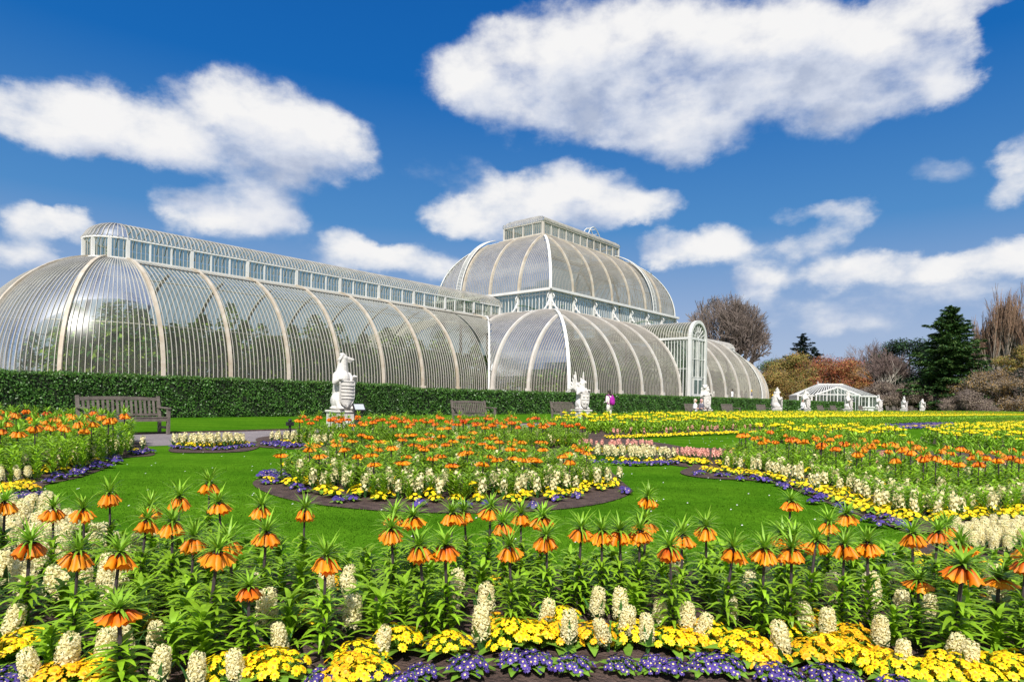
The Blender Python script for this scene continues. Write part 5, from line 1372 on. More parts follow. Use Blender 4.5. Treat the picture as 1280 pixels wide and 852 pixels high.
def prim(seed, hi, mname, ename, rad=.10, hh=.085, nfl=30):
    r = random.Random(seed); t = thing('primrose', 'x', 'flower', (0,0,-30)); parts = []
    mb = MB()
    for k in range(13 if hi else 7):
        mb.leaf((0,0,.01), k*2.399+r.uniform(-.3,.3), r.uniform(.10,.15)*rad/.10, .05, r.uniform(.2,.7), r.uniform(.5,1.1), 4 if hi else 2, fold=.15, root=.5)
    parts.append(mb.build('leaves', M['pleaf'], t))
    mb = MB(); n = nfl if hi else 12
    for k in range(n):
        f = math.sqrt((k+.5)/n); az = k*2.399+r.uniform(-.2,.2); q = rad*f*r.uniform(.85,1.1); c = Vector((q*math.cos(az), q*math.sin(az), hh*(1-.45*f*f)+r.uniform(-.012,.012)))
        d = (Vector((math.cos(az)*f*.9, math.sin(az)*f*.9, .85))+Vector((r.gauss(0,.2),r.gauss(0,.2),0))).normalized(); a = d.cross(Vector((.3,1,0))).normalized(); b = d.cross(a)
        s_ = r.uniform(.015,.019)*(1 if hi else 1.7)
        if hi:
            mb.tube([(c.x*.3,c.y*.3,.02), c], .0022, 3, 2, False)
            for j in range(5):
                an = 2*PI*j/5+k; u = a*math.cos(an)+b*math.sin(an); v = u.cross(d)
                mb.poly([c, c+u*s_*.5+v*s_*.42+d*.002, c+u*s_*.98+v*s_*.36-d*.001, c+u*s_*.86-d*.0005, c+u*s_*.98-v*s_*.36-d*.001, c+u*s_*.5-v*s_*.42+d*.002], 0)
            mb.poly([c+d*.003+(a*math.cos(2*PI*j/6)+b*math.sin(2*PI*j/6))*s_*.27 for j in range(6)], 1)
        else:
            mb.poly([c+(a*math.cos(2*PI*j/5)+b*math.sin(2*PI*j/5))*s_*.9 for j in range(5)], 0)
            if k % 3 == 0: mb.poly([c+d*.004+(a*math.cos(2*PI*j/4)+b*math.sin(2*PI*j/4))*s_*.25 for j in range(4)], 1)
    parts.append(mb.build('blooms', [M[mname], M[ename], M['pleaf']], t)); return keep(t, parts)
ZF = .50
FR = {'hi': [frit(s, ZF, True, M['orange']) for s in (1,2,3,4,7,8,9)], 'hired': [frit(s, ZF, True, M['redorange']) for s in (5,6)],
      'mid': [frit(s, ZF, False, M['orange']) for s in (11,12,13)], 'midred': [frit(14, ZF, False, M['redorange'])],
      'low': [frit_low(s, ZF, M['orange']) for s in (21,22)], 'ylow': [frit_low(s, ZF, M['yfrit']) for s in (23,24)]}
HY_ = {'hi': [hyac(s, True, 'cream') for s in (1,2,3)], 'low': [hyac(s, False, 'cream') for s in (4,5)], 'pink': [hyac(s, False, 'pink') for s in (6,7)]}
PR = {'yhi': [prim(s, True, 'yprim', 'eye', .115, .10, 40) for s in (1,2,3)]+[prim(31, True, 'gprim', 'eye', .10, .09, 34)], 'phi': [prim(s, True, 'pprim', 'yeye', .095, .075, 34) for s in (4,5,6)],
      'ylow': [prim(s, False, 'yprim', 'eye') for s in (7,8)], 'plow': [prim(s, False, 'pprim', 'yeye', .09, .07) for s in (9,10)]}
for key, lst in (('orange_crown_imperial', FR['hi']+FR['hired']+FR['mid']+FR['midred']+FR['low']), ('yellow_crown_imperial', FR['ylow']), ('cream_hyacinth', HY_['hi']+HY_['low']), ('pink_hyacinth', HY_['pink']), ('yellow_primrose', PR['yhi']+PR['ylow']), ('purple_primrose', PR['phi']+PR['plow'])):
    for x in lst:
        ch_ = KIDS.pop(x.name, []); x.name = key; x['kindkey'] = key; KIDS[x.name] = ch_
ALLP = [x for d in (FR, HY_, PR) for l in d.values() for x in l]
nplaced = {}
JOBS = {}
def plant(protos, x, y, sc, label, group, rz=None, dz=0.0, tilt=.06, kind=None):
    p = protos[rnd.randrange(len(protos))]; k = p['kindkey']
    JOBS.setdefault(k, []).append((x*x+y*y, p, (x, y, gz(x, y)+.012+dz), rnd.uniform(0, 6.28) if rz is None else rz, sc, label, group, (rnd.gauss(0, tilt), rnd.gauss(0, tilt))))
def flush_jobs():
    for k, jobs in JOBS.items():
        jobs.sort(key=lambda j: j[0])
        for j in jobs[:296]:
            o = dup(j[1], *j[2:5], label=j[5], group=j[6], tilt=j[7]); del o['kindkey']
        rest = jobs[296:]
        if not rest: continue
        V, F4, MI, mats, off = [], [], [], [], 0
        for j in rest:
            mw = Matrix.Translation(j[2]) @ Matrix.Rotation(j[3], 4, 'Z') @ Matrix.Diagonal((*(j[4] if hasattr(j[4], '__len__') else (j[4],)*3), 1))
            mw = np.array(mw)
            for c in (KIDS[j[1].name] or [j[1]]):
                key = c.data.name
                if key not in CACHE:
                    me = c.data; v = np.empty(len(me.vertices)*3, np.float32); me.vertices.foreach_get('co', v)
                    CACHE[key] = (v.reshape(-1,3), [tuple(p.vertices) for p in me.polygons], [p.material_index for p in me.polygons])
                v, f, mi = CACHE[key]; mp_ = []
                for m in c.data.materials:
                    if m not in mats: mats.append(m)
                    mp_.append(mats.index(m))
                V.append(v @ mw[:3,:3].T + mw[:3,3]); F4 += [tuple(i+off for i in q) for q in f]; MI += [mp_[i] for i in mi]; off += len(v)
        me = bpy.data.meshes.new('distant_flowers'); me.from_pydata(np.concatenate(V).tolist(), [], F4)
        for m in mats: me.materials.append(m)
        me.polygons.foreach_set('material_index', MI); me.update()
        o = link('distant_flowers', me); tag(o, 'farther '+k.replace('_', ' ')+' blooms too many to count in the back of the beds', 'flowers', None, 'stuff')
CACHE = {}
taken = []
def free(x, y, r, kinds=None):
    for (a, b, q) in taken:
        if (a-x)**2+(b-y)**2 < (.5*(r+q))**2*1.0: return False
    return True
def fillpoly(px_poly, spacing, seed, jitter=.35, limit=None):
    poly = [(p.x, p.y) for p in (on_ground(x, y) for x, y in px_poly)]
    return fillw(poly, spacing, seed, jitter)
def fillw(poly, spacing, seed, jitter=.35):
    g = random.Random(seed); xs = [p[0] for p in poly]; ys = [p[1] for p in poly]; out = []
    y = min(ys); row = 0
    while y < max(ys):
        x = min(xs)+(spacing/2 if row % 2 else 0)
        while x < max(xs):
            q = (x+g.uniform(-jitter,jitter)*spacing, y+g.uniform(-jitter,jitter)*spacing)
            if inside(q[0], q[1], poly): out.append(q)
            x += spacing
        y += spacing*.87; row += 1
    return out
def along(px_line, spacing, rows, gap, seed, jitter=.25):
    """points on a line of the plan, rows deep away from the viewer"""
    g = random.Random(seed); pts = [on_ground(x, y) for x, y in px_line]; out = []; carry = 0
    for a, b in zip(pts, pts[1:]):
        d = b-a; L = math.hypot(d.x, d.y)
        if L < 1e-6: continue
        ux, uy = d.x/L, d.y/L; t = carry
        while t < L:
            for r_ in range(rows):
                nx, ny = -uy, ux
                if ny*1.0+nx*0 < 0 and False: pass
                # 'away' is the side farther from the camera
                cxp, cyp = a.x+ux*t, a.y+uy*t
                s_ = 1 if (nx*cxp+ny*cyp) > 0 else -1
                off = gap*r_
                out.append((cxp+nx*s_*off+g.uniform(-jitter,jitter)*spacing, cyp+ny*s_*off+g.uniform(-jitter,jitter)*spacing, r_))
            t += spacing
        carry = t-L
    return out
seenf = []
# -- the nearest bed: blooms surveyed one by one --------------------------------
near = [(141,623),(67,641),(108,641),(3,632),(31,684,1),(92,695),(136,700),(172,656),(216,658),(223,627),(195,638),(262,609),(281,632),(323,638),(327,671),(299,681),(258,697),(237,678),(312,741,1),(155,769,1),
 (379,641),(405,702),(494,649,1),(496,665),(521,651),(537,687),(562,686,1),(565,648),(588,644),(611,638),(635,660),(653,648),(642,692),(673,650),(687,676),(723,667),(754,669),(779,667),(805,658),(800,669),(802,626),
 (854,675),(885,660),(903,691),(844,690,1),(953,691),(974,671),(985,631),(980,673),(989,692),(1009,683),(1034,658),(1052,686),(1061,647),(1087,686),(1144,672),(1179,662),(1147,730),(1193,712,1),(1245,726),(1273,706,1),(1165,668,1),(1206,688),(1279,690),(1318,672),(1352,700),(1400,684),(1450,702),(1330,726),(-40,668),(-70,700),(-30,640)]
GA = 'orange crown imperials of the nearest bed'
special = {(31,684):'reddish orange crown imperial near the left edge of the nearest bed', (155,769):'lowest and closest crown imperial at the lower left, red-orange and open', (312,741):'small stunted red-orange crown imperial low among leaves at the left',
 (494,649):'red crown imperial with drooping bells above another orange one in the middle', (802,626):'lone crown imperial standing highest against the open lawn in the middle', (985,631):'lone crown imperial against the lawn edge right of the middle', (1147,730):'low orange crown imperial among the yellow primroses at the right',
 (1245,726):'wide orange crown imperial at the lower right corner', (1193,712):'broad red-orange crown imperial near the lower right', (141,623):'tall crown imperial against the lawn below the left wooden bench', (379,641):'single crown imperial standing against the lawn left of the middle', (258,697):'wide orange crown imperial low in the left third of the nearest bed'}
for q in near:
    x, y = q[:2]; red = len(q) > 2
    zf = ZF
    if y > 720: zf = .36
    if y < 630: zf = .56
    for _ in range(3): g0 = on_ground(x, y, zf)
    s_ = zf/ZF; wide = {(1193,712):1.25,(1245,726):1.25,(155,769):1.1}.get((x,y), rnd.uniform(.86,1.04))
    plant(FR['hired'] if red else FR['hi'], g0.x, g0.y, (wide, wide, s_), special.get((x,y), 'orange crown imperial in bloom among the front flowers of the nearest bed'), GA, dz=-.012, tilt=.045)
    taken.append((g0.x, g0.y, .2)); seenf.append((g0.x,g0.y))
hy = [(6,783),(47,828),(78,819),(129,810),(161,801),(195,789),(195,831),(244,834),(299,828),(354,794),(474,795),(602,783),(597,752),(613,750),(412,745),(447,735),(680,760),(711,784),(761,782),(777,759),(810,784),(823,766),(860,775),(870,779),(60,722),(174,680),(195,674),(981,798),(1014,776),(1035,779),(1100,789),(1129,813),(1126,756),(1160,759),(1185,804),(1206,819),(1006,745),(914,760),(925,742),(433,722),(120,742),(148,748),(30,735),(780,835-60)]
for (x, y) in hy:
    g0 = on_ground(x, y, .145)
    plant(HY_['hi'], g0.x, g0.y, rnd.uniform(.88,1.12), 'cream white hyacinth spike among the primroses along the front of the nearest bed', 'cream hyacinths of the nearest bed', tilt=.16); taken.append((g0.x,g0.y,.12))
for (x, y) in [(38,804),(74,846),(104,842),(275,838),(328,834),(174,782),(341,836),(376,777),(450,818),(438,836),(497,803),(561,806),(619,780),(640,797),(664,794),(696,791),(739,793),(786,791),(840,800),(862,798),(878,792),(930,810),(950,815),(980,787),(999,783),(1014,815),(1035,806),(1058,806),(1076,822),(1100,821),(1120,836),(1165,839),(1190,838),(1247,840),(1275,838),(1225,845),(15,815),(130,838),(700,772),(1010,770),(1065,790),(460,845)]:
    g0 = on_ground(x, y, .07); plant(PR['yhi'], g0.x, g0.y, rnd.uniform(1.1,1.45), 'bright yellow primrose clump near the front edge of the nearest bed', 'yellow primroses of the nearest bed', tilt=.12); taken.append((g0.x,g0.y,.2))
for (x, y) in [(8,845),(403,848),(468,848),(527,840),(585,834),(645,826),(668,828),(717,832),(776,830),(818,828),(842,836),(882,828),(905,832),(968,840),(984,846),(1034,846),(1056,848),(1123,856),(20,856),(500,852)]:
    g0 = on_ground(x, y, .05); plant(PR['phi'], g0.x, g0.y, rnd.uniform(.9,1.15), 'purple primrose clump with yellow eyes along the bare soil edge of the nearest bed', 'purple primroses of the nearest bed'); taken.append((g0.x,g0.y,.15))
# further blooms between them
g1 = random.Random(3)
def scatter(pts, protos, sc, label, group, r=.2, tilt=.06, use_taken=True):
    n = 0
    for q in pts:
        if use_taken and not free(q[0], q[1], r): continue
        o = plant(protos, q[0], q[1], g1.uniform(*sc), label, group, tilt=tilt); taken.append((q[0], q[1], r)); n += 1
    return n
cnt = {}
cnt['hyA'] = scatter(fillpoly([(1180,690),(1190,672),(1300,662),(1420,662),(1420,690),(1330,690),(1250,700)], .13, 5), HY_['hi'], (.85,1.05), 'creamy white hyacinth in the dense patch at the right end of the nearest bed', 'white hyacinth patch at the right', .08)
cnt['yA'] = scatter(fillpoly([(1110,716),(1150,700),(1300,715),(1300,740),(1150,735)], .24, 6), PR['yhi'], (.9,1.2), 'yellow primrose clump behind the crown imperials at the right of the nearest bed', 'yellow primroses at the right', .15)
scatter([( p.x, p.y) for p in (on_ground(x,y) for x,y in ((1111,695),(1098,702),(1152,724),(1130,712)))], PR['phi'], (.8,1), 'purple primrose clump at the back corner of the nearest bed beside the lawn', 'purple primroses at the back corner', .12)
scatter(fillpoly([(-40,760),(-40,640),(60,652),(130,690),(200,760),(120,790)], .19, 7), HY_['hi'], (1.05,1.35), 'creamy hyacinth in the back left corner of the nearest bed', 'cream hyacinths in the back left corner', .1)
scatter(fillpoly([(-40,720),(-40,690),(100,700),(130,725)], .34, 8), PR['yhi'], (.9,1.1), 'yellow primrose under the hyacinths at the back left of the nearest bed', 'yellow primroses at the back left', .15)
scatter([( p.x, p.y) for p in (on_ground(x,y) for x,y in ((112,678),(125,686),(96,672),(150,694)))], PR['phi'], (.9,1.1), 'purple primrose at the back left edge of the nearest bed', 'purple primroses at the back left', .12)
scatter(fillpoly([(180,860),(180,790),(420,740),(900,750),(1240,740),(1290,830),(640,812),(300,860)], .29, 9), HY_['hi'], (1.0,1.35), 'pale hyacinth half hidden by leaves inside the nearest bed', 'hidden hyacinths inside the nearest bed', .16)
scatter(fillpoly([(180,850),(180,780),(420,735),(900,740),(1240,740),(1290,820),(640,808),(300,850)], .36, 10), PR['yhi'], (.9,1.3), 'small yellow primrose half hidden by leaves inside the nearest bed', 'hidden primroses inside the nearest bed', .2)
# leafy crown imperials that have lost or not opened their bloom: the green between the stems
GL_ = [FR['hi'][k] for k in range(4)]
def leafy_low(seed, h=.30):
    r = random.Random(seed); mb = MB()
    for k in range(46):
        f = k/46; mb.leaf((0,0,.03+(h-.03)*f), k*2.399+r.uniform(-.3,.3), r.uniform(.13,.20)*(1-.3*f), .028, r.uniform(.5,1.15), r.uniform(.9,1.7), 4, fold=.3)
    return mb
def merged_leaves(name, pts, h, label, seed, lo=False, sc=(.8,1.15)):
    """foliage nobody could count, one mesh"""
    g = np.random.default_rng(seed); protos_ = []
    for s_ in range(3):
        if lo:
            mb = MB()
            for k in range(24): mb.leaf((0,0,.02+(h-.04)*k/24), k*2.399, .17, .034, 1.0-.02*k, 1.4, 2)
        else: mb = leafy_low(seed*10+s_, h)
        protos_.append((np.array(mb.v), np.array([f for f in mb.f])))
    V, F_, off = [], [], 0
    for (x, y) in [p[:2] for p in pts]:
        v, f = protos_[g.integers(3)]; a = g.uniform(0, 6.28); s_ = g.uniform(*sc); c, s2 = math.cos(a), math.sin(a)
        w = np.stack([(v[:,0]*c-v[:,1]*s2)*s_+x, (v[:,0]*s2+v[:,1]*c)*s_+y, v[:,2]*s_+gz(x,y)], 1)
        V.append(w); F_.append(f+off); off += len(w)
    V = np.concatenate(V); F_ = np.concatenate(F_)
    me = bpy.data.meshes.new(name); me.vertices.add(len(V)); me.vertices.foreach_set('co', V.ravel().astype(np.float32))
    me.loops.add(4*len(F_)); me.loops.foreach_set('vertex_index', F_.ravel().astype(np.int32)); me.polygons.add(len(F_))
    me.polygons.foreach_set('loop_start', np.arange(0, 4*len(F_), 4, dtype=np.int32)); me.polygons.foreach_set('loop_total', np.full(len(F_), 4, dtype=np.int32))
    me.materials.append(M['fleaf']); me.update(calc_edges=True); o = link(name, me); tag(o, label, 'foliage', None, 'stuff'); return o
ptsA = [q for q in fillpoly([(-100,880),(-100,690),(100,700),(200,705),(300,722),(760,728),(1000,722),(1110,716),(1340,722),(1520,722),(1520,860),(1360,850),(1100,812),(640,806),(450,812),(200,870)], .19, 12) if free(q[0], q[1], .08)]
merged_leaves('bed_foliage', ptsA, .25, 'glossy green leaves filling the nearest bed between the blooms', 12)

def region(px_poly, spacing, seed): return fillpoly(px_poly, spacing, seed)
# -- bed B, left, in front of the bench ------------------------------------------
nf = 0
def frits(pts, keys, zs, label, group, wid=(1.0,1.2), redshare=.12):
    global nf
    for q in pts:
        k = keys[1] if g1.random() < redshare else keys[0]; s_ = g1.uniform(*zs)/ZF; w = g1.uniform(*wid)
        plant(FR[k], q[0], q[1], (w, w, s_), label, group, tilt=.04); nf += 1
B_ = region([(-90,606),(50,598),(105,585),(150,572),(160,556),(-90,552)], .50, 31)
frits(B_, ('mid','midred'), (.56,.68), 'orange crown imperial in the left bed in front of the large bench', 'orange crown imperials in the left bed', (1.05,1.25), .25)
merged_leaves('bed_foliage', region([(-140,612),(50,606),(105,592),(140,577),(165,570),(165,551),(-140,548)], .30, 32), .42, 'leafy green growth of the left bed before the bench', 32, True, (.9,1.3))
scatter(along([(60,605),(100,595),(135,583),(155,573)], .27, 2, .16, 33, .4), PR['plow'], (.9,1.15), 'purple primrose along the curved soil edge of the left bed', 'purple primroses of the left bed', .1)
scatter(along([(172,569),(196,566)], .13, 2, .14, 34), PR['plow'], (.9,1.1), 'purple primrose at the tip of the left bed near the path', 'purple primroses at the left bed tip', .1)
scatter(along([(-20,636),(20,629),(50,622)], .16, 2, .14, 35), PR['phi'], (.9,1.1), 'purple primrose in the lower corner of the left bed', 'purple primroses in the left corner', .1)
scatter(along([(-20,622),(20,617),(50,613)], .17, 2, .17, 36), PR['yhi'], (.9,1.15), 'yellow primrose between purple ones and cream hyacinths in the left corner', 'yellow primroses in the left corner', .12)
scatter(along([(-30,612),(10,607),(45,602)], .15, 3, .17, 37), HY_['hi'], (.9,1.05), 'cream hyacinth in the left corner above yellow primroses', 'cream hyacinths in the left corner', .08)
scatter(along([(60,597),(100,586),(130,577)], .40, 2, .25, 38), PR['ylow'], (1.0,1.3), 'yellow primrose inside the left bed behind the purple edge', 'yellow primroses of the left bed', .12)
scatter(along([(62,592),(102,581),(135,574),(150,568),(178,563)], .34, 2, .26, 39), HY_['low'], (1.2,1.45), 'cream hyacinth inside the left bed behind the purple edge', 'cream hyacinths of the left bed', .1)
scatter(along([(140,569),(176,566)], .2, 2, .14, 40), PR['ylow'], (1,1.2), 'yellow primrose near the right tip of the left bed', 'yellow primroses at the left bed tip', .1)
# -- crescent bed on the lawn -----------------------------------------------------
scatter(along([(216,561),(240,563),(280,563),(318,558)], .16, 1, .1, 41, .1), PR['plow'], (.9,1.1), 'purple primrose at the rim of the small crescent bed by the path', 'purple primroses of the crescent bed', .08)
scatter(along([(222,558),(262,559.5),(314,556)], .15, 2, .16, 42), PR['ylow'], (.9,1.1), 'yellow primrose inside the small crescent bed by the path', 'yellow primroses of the crescent bed', .08)
scatter(along([(220,558.5),(262,560),(314,556.5)], .15, 3, .17, 43), HY_['low'], (1.25,1.45), 'cream hyacinth in the small crescent bed by the path', 'cream hyacinths of the crescent bed', .06)
# -- oval bed C --------------------------------------------------------------------
C1 = [(348,606),(400,617),(480,627),(620,629),(700,621),(762,606),(735,585),(640,569),(500,566),(420,572),(360,588)]
frits(region(C1, .60, 51), ('mid','midred'), (.38,.48), 'orange crown imperial in the oval bed in the middle of the lawn', 'orange crown imperials of the oval bed', (1.05,1.3))
merged_leaves('bed_foliage', region(C1, .27, 52), .30, 'leafy green growth of the oval bed', 52, True, (.9,1.2))
scatter(region(C1, .75, 57), HY_['low'], (1.3,1.6), 'cream hyacinth scattered through the oval bed', 'scattered hyacinths of the oval bed', .1)
scatter(region(C1, 1.0, 58), PR['ylow'], (1.4,1.9), 'yellow primrose scattered through the oval bed', 'scattered primroses of the oval bed', .1)
edgeC = [(330,601),(345,612),(380,621),(420,628),(480,633),(560,634),(640,634),(700,629),(745,621),(775,611)]
scatter(along(edgeC, .50, 1, .1, 53, .5), PR['plow'], (.95,1.2), 'purple primrose on the soil rim of the oval bed', 'purple primroses of the oval bed', .1)
scatter(along([(328,594),(336,598),(350,605)], .14, 3, .13, 54), PR['plow'], (.9,1.1), 'purple primrose clustered at the left tip of the oval bed', 'purple primroses at the oval bed tip', .08)
scatter(along([(345,605),(385,616),(420,622),(480,627),(560,628),(640,628),(700,623),(745,615),(768,607)], .30, 2, .24, 55), PR['ylow'], (1.0,1.35), 'yellow primrose behind the purple rim of the oval bed', 'yellow primroses of the oval bed', .12)
scatter(along([(338,597),(380,612),(420,620),(480,625),(560,626),(640,626),(700,621),(745,613),(770,604)], .24, 4, .26, 56), HY_['low'], (1.15,1.45), 'cream hyacinth in the front rows of the oval bed', 'cream hyacinths of the oval bed', .1)
# -- bed D behind it ---------------------------------------------------------------
D1 = [(372,558),(640,564),(720,563),(742,557),(690,546),(640,542),(520,543),(400,544),(372,548)]
frits(region(D1, .60, 61), ('mid','midred'), (.46,.60), 'orange crown imperial in the broad bed between the oval bed and the path', 'orange crown imperials of the broad bed by the path', (1.05,1.3))
merged_leaves('bed_foliage', region(D1, .33, 62), .34, 'leafy green growth of the broad bed by the path', 62, True, (.9,1.25))
scatter(region(D1, 1.0, 59), HY_['low'], (1.3,1.7), 'cream hyacinth scattered through the broad bed by the path', 'scattered hyacinths of the broad bed', .1)
scatter(region(D1, 1.1, 60), PR['ylow'], (1.5,2.0), 'yellow primrose scattered through the broad bed by the path', 'scattered primroses of the broad bed', .1)
scatter(along([(330,556),(345,559),(372,561)], .18, 3, .2, 63), PR['plow'], (1,1.2), 'purple primrose at the left end of the broad bed by the path', 'purple primroses at the broad bed end', .08)
scatter(along([(340,553),(360,556),(400,559)], .20, 3, .2, 64), HY_['low'], (1.2,1.4), 'cream hyacinth at the left end of the broad bed by the path', 'cream hyacinths at the broad bed end', .08)
scatter(along([(342,555),(362,557),(405,560)], .30, 2, .2, 65), PR['ylow'], (1,1.2), 'yellow primrose at the left end of the broad bed by the path', 'yellow primroses at the broad bed end', .1)
scatter(along([(742,580),(800,583),(850,581)], .20, 2, .13, 66), PR['plow'], (1,1.2), 'purple primrose in front of the white hyacinth bank right of the oval bed', 'purple primroses before the white bank', .08)
scatter(along([(742,577),(800,579),(848,578)], .28, 1, .15, 67), PR['ylow'], (1.0,1.3), 'yellow primrose at the foot of the white hyacinth bank', 'yellow primroses before the white bank', .1)
scatter(along([(748,575),(800,577),(846,576)], .17, 5, .20, 68), HY_['low'], (1.2,1.45), 'white hyacinth massed in the bank right of the oval bed', 'white hyacinth bank', .07)
scatter(along([(725,566),(780,567),(835,566)], .25, 3, .2, 69), PR['ylow'], (1.1,1.4), 'yellow primrose in the band behind the white hyacinth bank', 'yellow primrose band behind the white bank', .1)
scatter(along([(690,558),(760,562),(825,561)], .24, 3, .28, 70), HY_['pink'], (.95,1.15), 'salmon pink hyacinth behind the yellow band right of the oval bed', 'pink hyacinths behind the yellow band', .08)
# -- bed E, right --------------------------------------------------------------------
E1 = [(905,588),(960,592),(1020,606),(1080,630),(1130,652),(1210,650),(1340,640),(1560,634),(1560,602),(1400,600),(1290,596),(1150,588),(1050,575),(960,567),(905,568)]
E2 = [(930,592),(1000,602),(1080,626),(1130,650),(1210,648),(1340,636)]
frits(region([(905,580),(960,586),(1050,606),(1120,626),(1210,632),(1330,628),(1540,622),(1540,600),(1330,604),(1150,592),(1050,580),(960,571),(905,572)], .52, 71), ('mid','midred'), (.50,.62), 'orange crown imperial in the long bed at the right', 'orange crown imperials of the right bed', (1.0,1.2), .2)
merged_leaves('bed_foliage', region(E1, .29, 72), .31, 'leafy green growth of the long bed at the right', 72, True, (.85,1.2))
scatter(region(E1, .9, 157), HY_['low'], (1.3,1.6), 'cream hyacinth scattered through the long bed at the right', 'scattered hyacinths of the right bed', .1)
scatter(region(E1, 1.0, 158), PR['ylow'], (1.5,1.9), 'yellow primrose scattered through the long bed at the right', 'scattered primroses of the right bed', .1)
edgeE = [(872,594),(920,599),(965,604),(1010,622),(1050,638),(1090,652),(1130,664)]
scatter(along(edgeE, .36, 2, .14, 73, .5), PR['plow'], (.9,1.15), 'purple primrose along the soil edge of the long bed at the right', 'purple primroses of the right bed', .08)
scatter(along([(880,590),(930,595),(980,603),(1030,623),(1080,642),(1130,656),(1200,653),(1290,647),(1480,640)], .27, 2, .24, 74), PR['ylow'], (1.1,1.4), 'yellow primrose behind the purple edge of the long bed at the right', 'yellow primroses of the right bed', .12)
scatter(along([(905,590),(960,596),(1010,611),(1050,628),(1090,643),(1130,653),(1200,650),(1290,645),(1480,638)], .25, 4, .27, 75), HY_['low'], (1.15,1.45), 'cream hyacinth in the front rows of the long bed at the right', 'cream hyacinths of the right bed', .1)
scatter([( p.x, p.y) for p in (on_ground(x,y) for x,y in ((1128,658),(1118,655),(1220,663),(1252,661),(1262,664),(1212,665)))], PR['phi'], (.9,1.1), 'deep purple primrose in the gap between the right bed and the nearest bed', 'purple primroses between the two right beds', .1)
scatter(along([(840,577),(880,582),(925,584)], .22, 2, .2, 76), PR['ylow'], (1.1,1.4), 'yellow primrose under the pink hyacinths at the left end of the right bed', 'yellow primroses under the pink row', .1)
scatter(along([(845,573),(880,576),(925,577)], .16, 4, .2, 77), HY_['pink'], (1.0,1.2), 'pink hyacinth in the dense row at the left end of the right bed', 'pink hyacinth row at the right bed', .06)
scatter(region([(1110,597),(1210,603),(1330,606),(1330,598),(1200,594),(1110,590)], .50, 78), PR['ylow'], (1.2,1.6), 'yellow primrose behind the orange blooms of the right bed', 'yellow primroses behind the right orange blooms', .12)
scatter(region([(960,577),(1100,590),(1320,598),(1320,584),(1180,577),(1000,568)], .85, 79), HY_['pink'], (1.0,1.2), 'single pink hyacinth scattered through the right bed', 'scattered pink hyacinths', .12)
# -- the long yellow beds farther off ----------------------------------------------
F1 = [(690,539),(780,542),(960,535),(1280,524),(1560,517),(1560,515.4),(1280,518.6),(1000,522),(760,529),(700,532)]
ptsF = region(F1, .62, 81) + region([(935,552),(1000,556),(1130,559),(1136,553),(1100,547),(980,546)], .55, 82) + region([(1150,552),(1190,561),(1280,564),(1420,563),(1420,532),(1280,537),(1180,543)], .70, 83)
ptsF = [q for q in ptsF if q[0] > 0]
ptsF.sort(key=lambda q: q[0]**2+q[1]**2)
frits(ptsF[:296], ('ylow','ylow'), (.36,.60), 'yellow crown imperial in the long yellow beds farther back', 'yellow crown imperials of the far beds', (1.25,1.6), 0)
def merged_low(name, mats, protofn, pts, label, cat, sc, seed):
    g = np.random.default_rng(seed); pr = []
    for s_ in range(2): mb = protofn(s_); pr.append(mb)
    out = MB()
    for q in pts:
        mb = pr[g.integers(2)]; a = g.uniform(0,6.28); s_ = g.uniform(*sc); c, s2 = math.cos(a), math.sin(a); n = len(out.v); z0 = gz(q[0],q[1])
        out.v += [((v[0]*c-v[1]*s2)*s_+q[0], (v[0]*s2+v[1]*c)*s_+q[1], v[2]*min(s_,1.1)+z0) for v in mb.v]
        out.f += [tuple(i+n for i in f) for f in mb.f]; out.m += mb.m
    o = out.build(name, mats); tag(o, label, cat, None, 'stuff'); return o
def yl(s):
    mb = MB(); r = random.Random(s)
    for k in range(7): mb.leaf((0,0,.03+.3*k/7), k*2.4, .20, .07, .9, 1.2, 2, 1)
    for k in range(4): az = 2*PI*k/4+s; bell(mb, Vector((.03*math.cos(az),.03*math.sin(az),.52)), az, .55, .08, .01, .03, 4, 0)
    for k in range(5): mb.leaf((0,0,.53), k*2.4, .11, .035, .8, .4, 1, 1)
    return mb
merged_low('far_flowers', [M['yfrit'], M['fleaf']], yl, ptsF[296:], 'distant yellow crown imperials beyond counting', 'flowers', (1.3,1.7), 84)
farO = region([(1120,523),(1280,523),(1560,519),(1560,516.2),(1280,518),(1140,519.5)], .75, 85)
merged_low('far_flowers', [M['orange'], M['fleaf']], yl, farO, 'distant orange crown imperials among the yellow ones at the far right', 'flowers', (1.2,1.6), 86)
def gl(s):
    mb = MB()
    for k in range(10): mb.leaf((0,0,.02+.3*k/10), k*2.4+s, .22, .07, 1.0, 1.2, 2, 0)
    return mb
merged_low('bed_foliage', [M['fleaf']], gl, region([(690,541),(800,545),(960,537),(1280,525.5),(1560,518),(1560,515.4),(1280,518.4),(1000,522),(760,528),(690,531)], .42, 87)+region([(935,553),(1000,557),(1130,559),(1136,552),(1100,546),(980,546)], .36, 88)+region([(1150,553),(1190,562),(1280,566),(1450,566),(1450,531),(1280,536),(1180,542)], .45, 89), 'leafy green growth of the long yellow beds', 'foliage', (.8,1.2), 87)
scatter(along([(765,549),(860,545),(960,541),(1060,537.5),(1180,533)], .26, 2, .2, 90, .2), PR['ylow'], (1.1,1.4), 'yellow primrose in the long bright ribbon along the lawn', 'yellow primrose ribbon', .1)
scatter(along([(770,545),(860,541),(960,537)], .62, 2, .4, 91, .5), HY_['pink'], (1.1,1.3), 'pink hyacinth behind the long yellow primrose ribbon', 'pink hyacinths behind the ribbon', .08)
scatter(region([(1105,537),(1190,536),(1190,529),(1105,531)], .45, 92), PR['plow'], (1.4,1.8), 'purple primrose in the far purple patch at the right', 'far purple patch', .12)
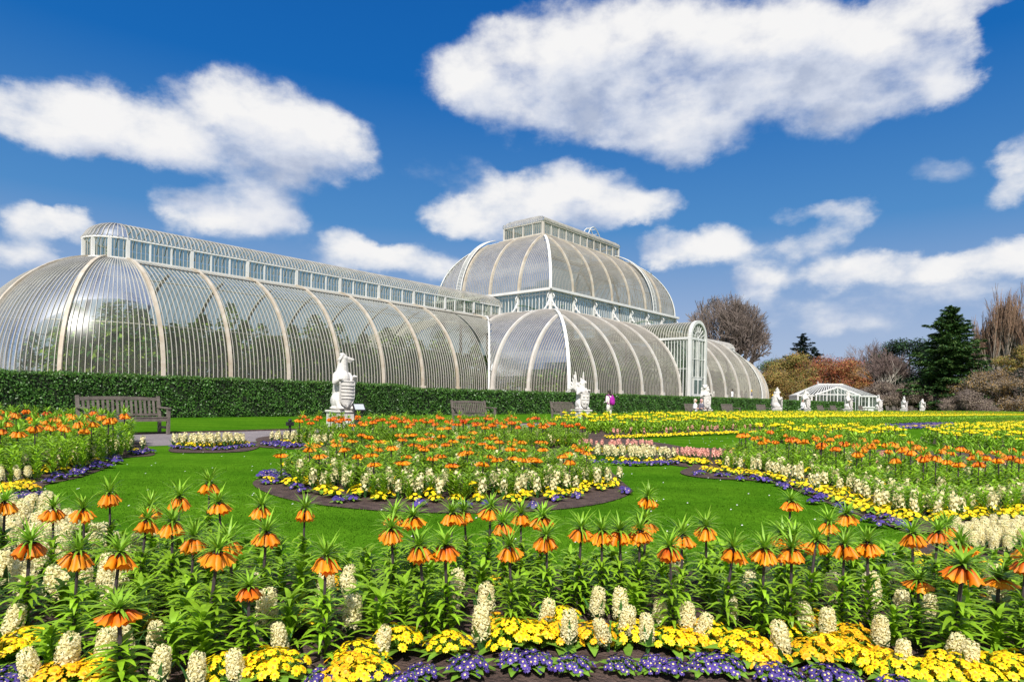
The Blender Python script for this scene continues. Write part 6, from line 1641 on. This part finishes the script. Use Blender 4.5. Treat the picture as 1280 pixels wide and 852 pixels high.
scatter(along([(940,553),(1000,557),(1130,559)], .35, 1, .2, 93, .3), PR['ylow'], (1.0,1.3), 'yellow primrose on the near edge of the small yellow bed', 'yellow primroses of the small yellow bed', .1)
# short blades over the near lawn, so that it is turf and not a sheet
gb = np.random.default_rng(9); nb = 150000
bx = gb.uniform(2.2, 12, nb); by = gb.uniform(-1.5, 11, nb); kp = gb.random(nb) < np.clip(1.25-np.hypot(bx, by)/11, .05, 1); bx = bx[kp]; by = by[kp]
def inside_np(x, y, poly):
    c = np.zeros(len(x), bool); j = len(poly)-1
    for i in range(len(poly)):
        xi, yi = poly[i]; xj, yj = poly[j]
        if yi != yj: c ^= ((yi > y) != (yj > y)) & (x < (xj-xi)*(y-yi)/(yj-yi)+xi)
        j = i
    return c
ok_ = np.ones(len(bx), bool)
for b_ in BEDS.values(): ok_ &= ~inside_np(bx, by, b_)
bx = bx[ok_]; by = by[ok_]; n_ = len(bx); P_ = np.stack([bx, by, .02+.015*np.clip(by, -6, 26)+.011], 1)
me = quads_mesh('grass_blades', P_, np.stack([gb.normal(0,1,n_), gb.normal(-.4,1,n_), gb.normal(.8,.5,n_)], 1), np.stack([gb.normal(0,.35,n_), gb.normal(0,.35,n_), np.ones(n_)], 1), gb.uniform(.025,.055,n_), gb.uniform(.004,.008,n_), [M['lawn']])
tag(link('grass_blades', me), 'short mown blades of grass on the lawn between the beds', 'grass', None, 'stuff')
# daisies on the lawn
mb = MB()
gd = random.Random(77)
for _ in range(420):
    x = gd.uniform(2, 22); y = gd.uniform(2, 14)
    if any(inside(x, y, b_) for b_ in BEDS.values()): continue
    z = gz(x,y)+.03; s_ = .010
    mb.poly([(x+s_*math.cos(PI*k/3), y+s_*math.sin(PI*k/3), z+.004*math.cos(k)) for k in range(6)], 0)
tag(mb.build('lawn_daisies', M['white']), 'tiny white daisies scattered through the lawn', 'daisies', None, 'stuff')
flush_jobs()
print({k: len(v) for k, v in JOBS.items()}, 'frits', nf, 'F', len(ptsF), cnt)
for t in ALLP:
    for c_ in KIDS.get(t.name, []): bpy.data.objects.remove(c_)
    bpy.data.objects.remove(t)
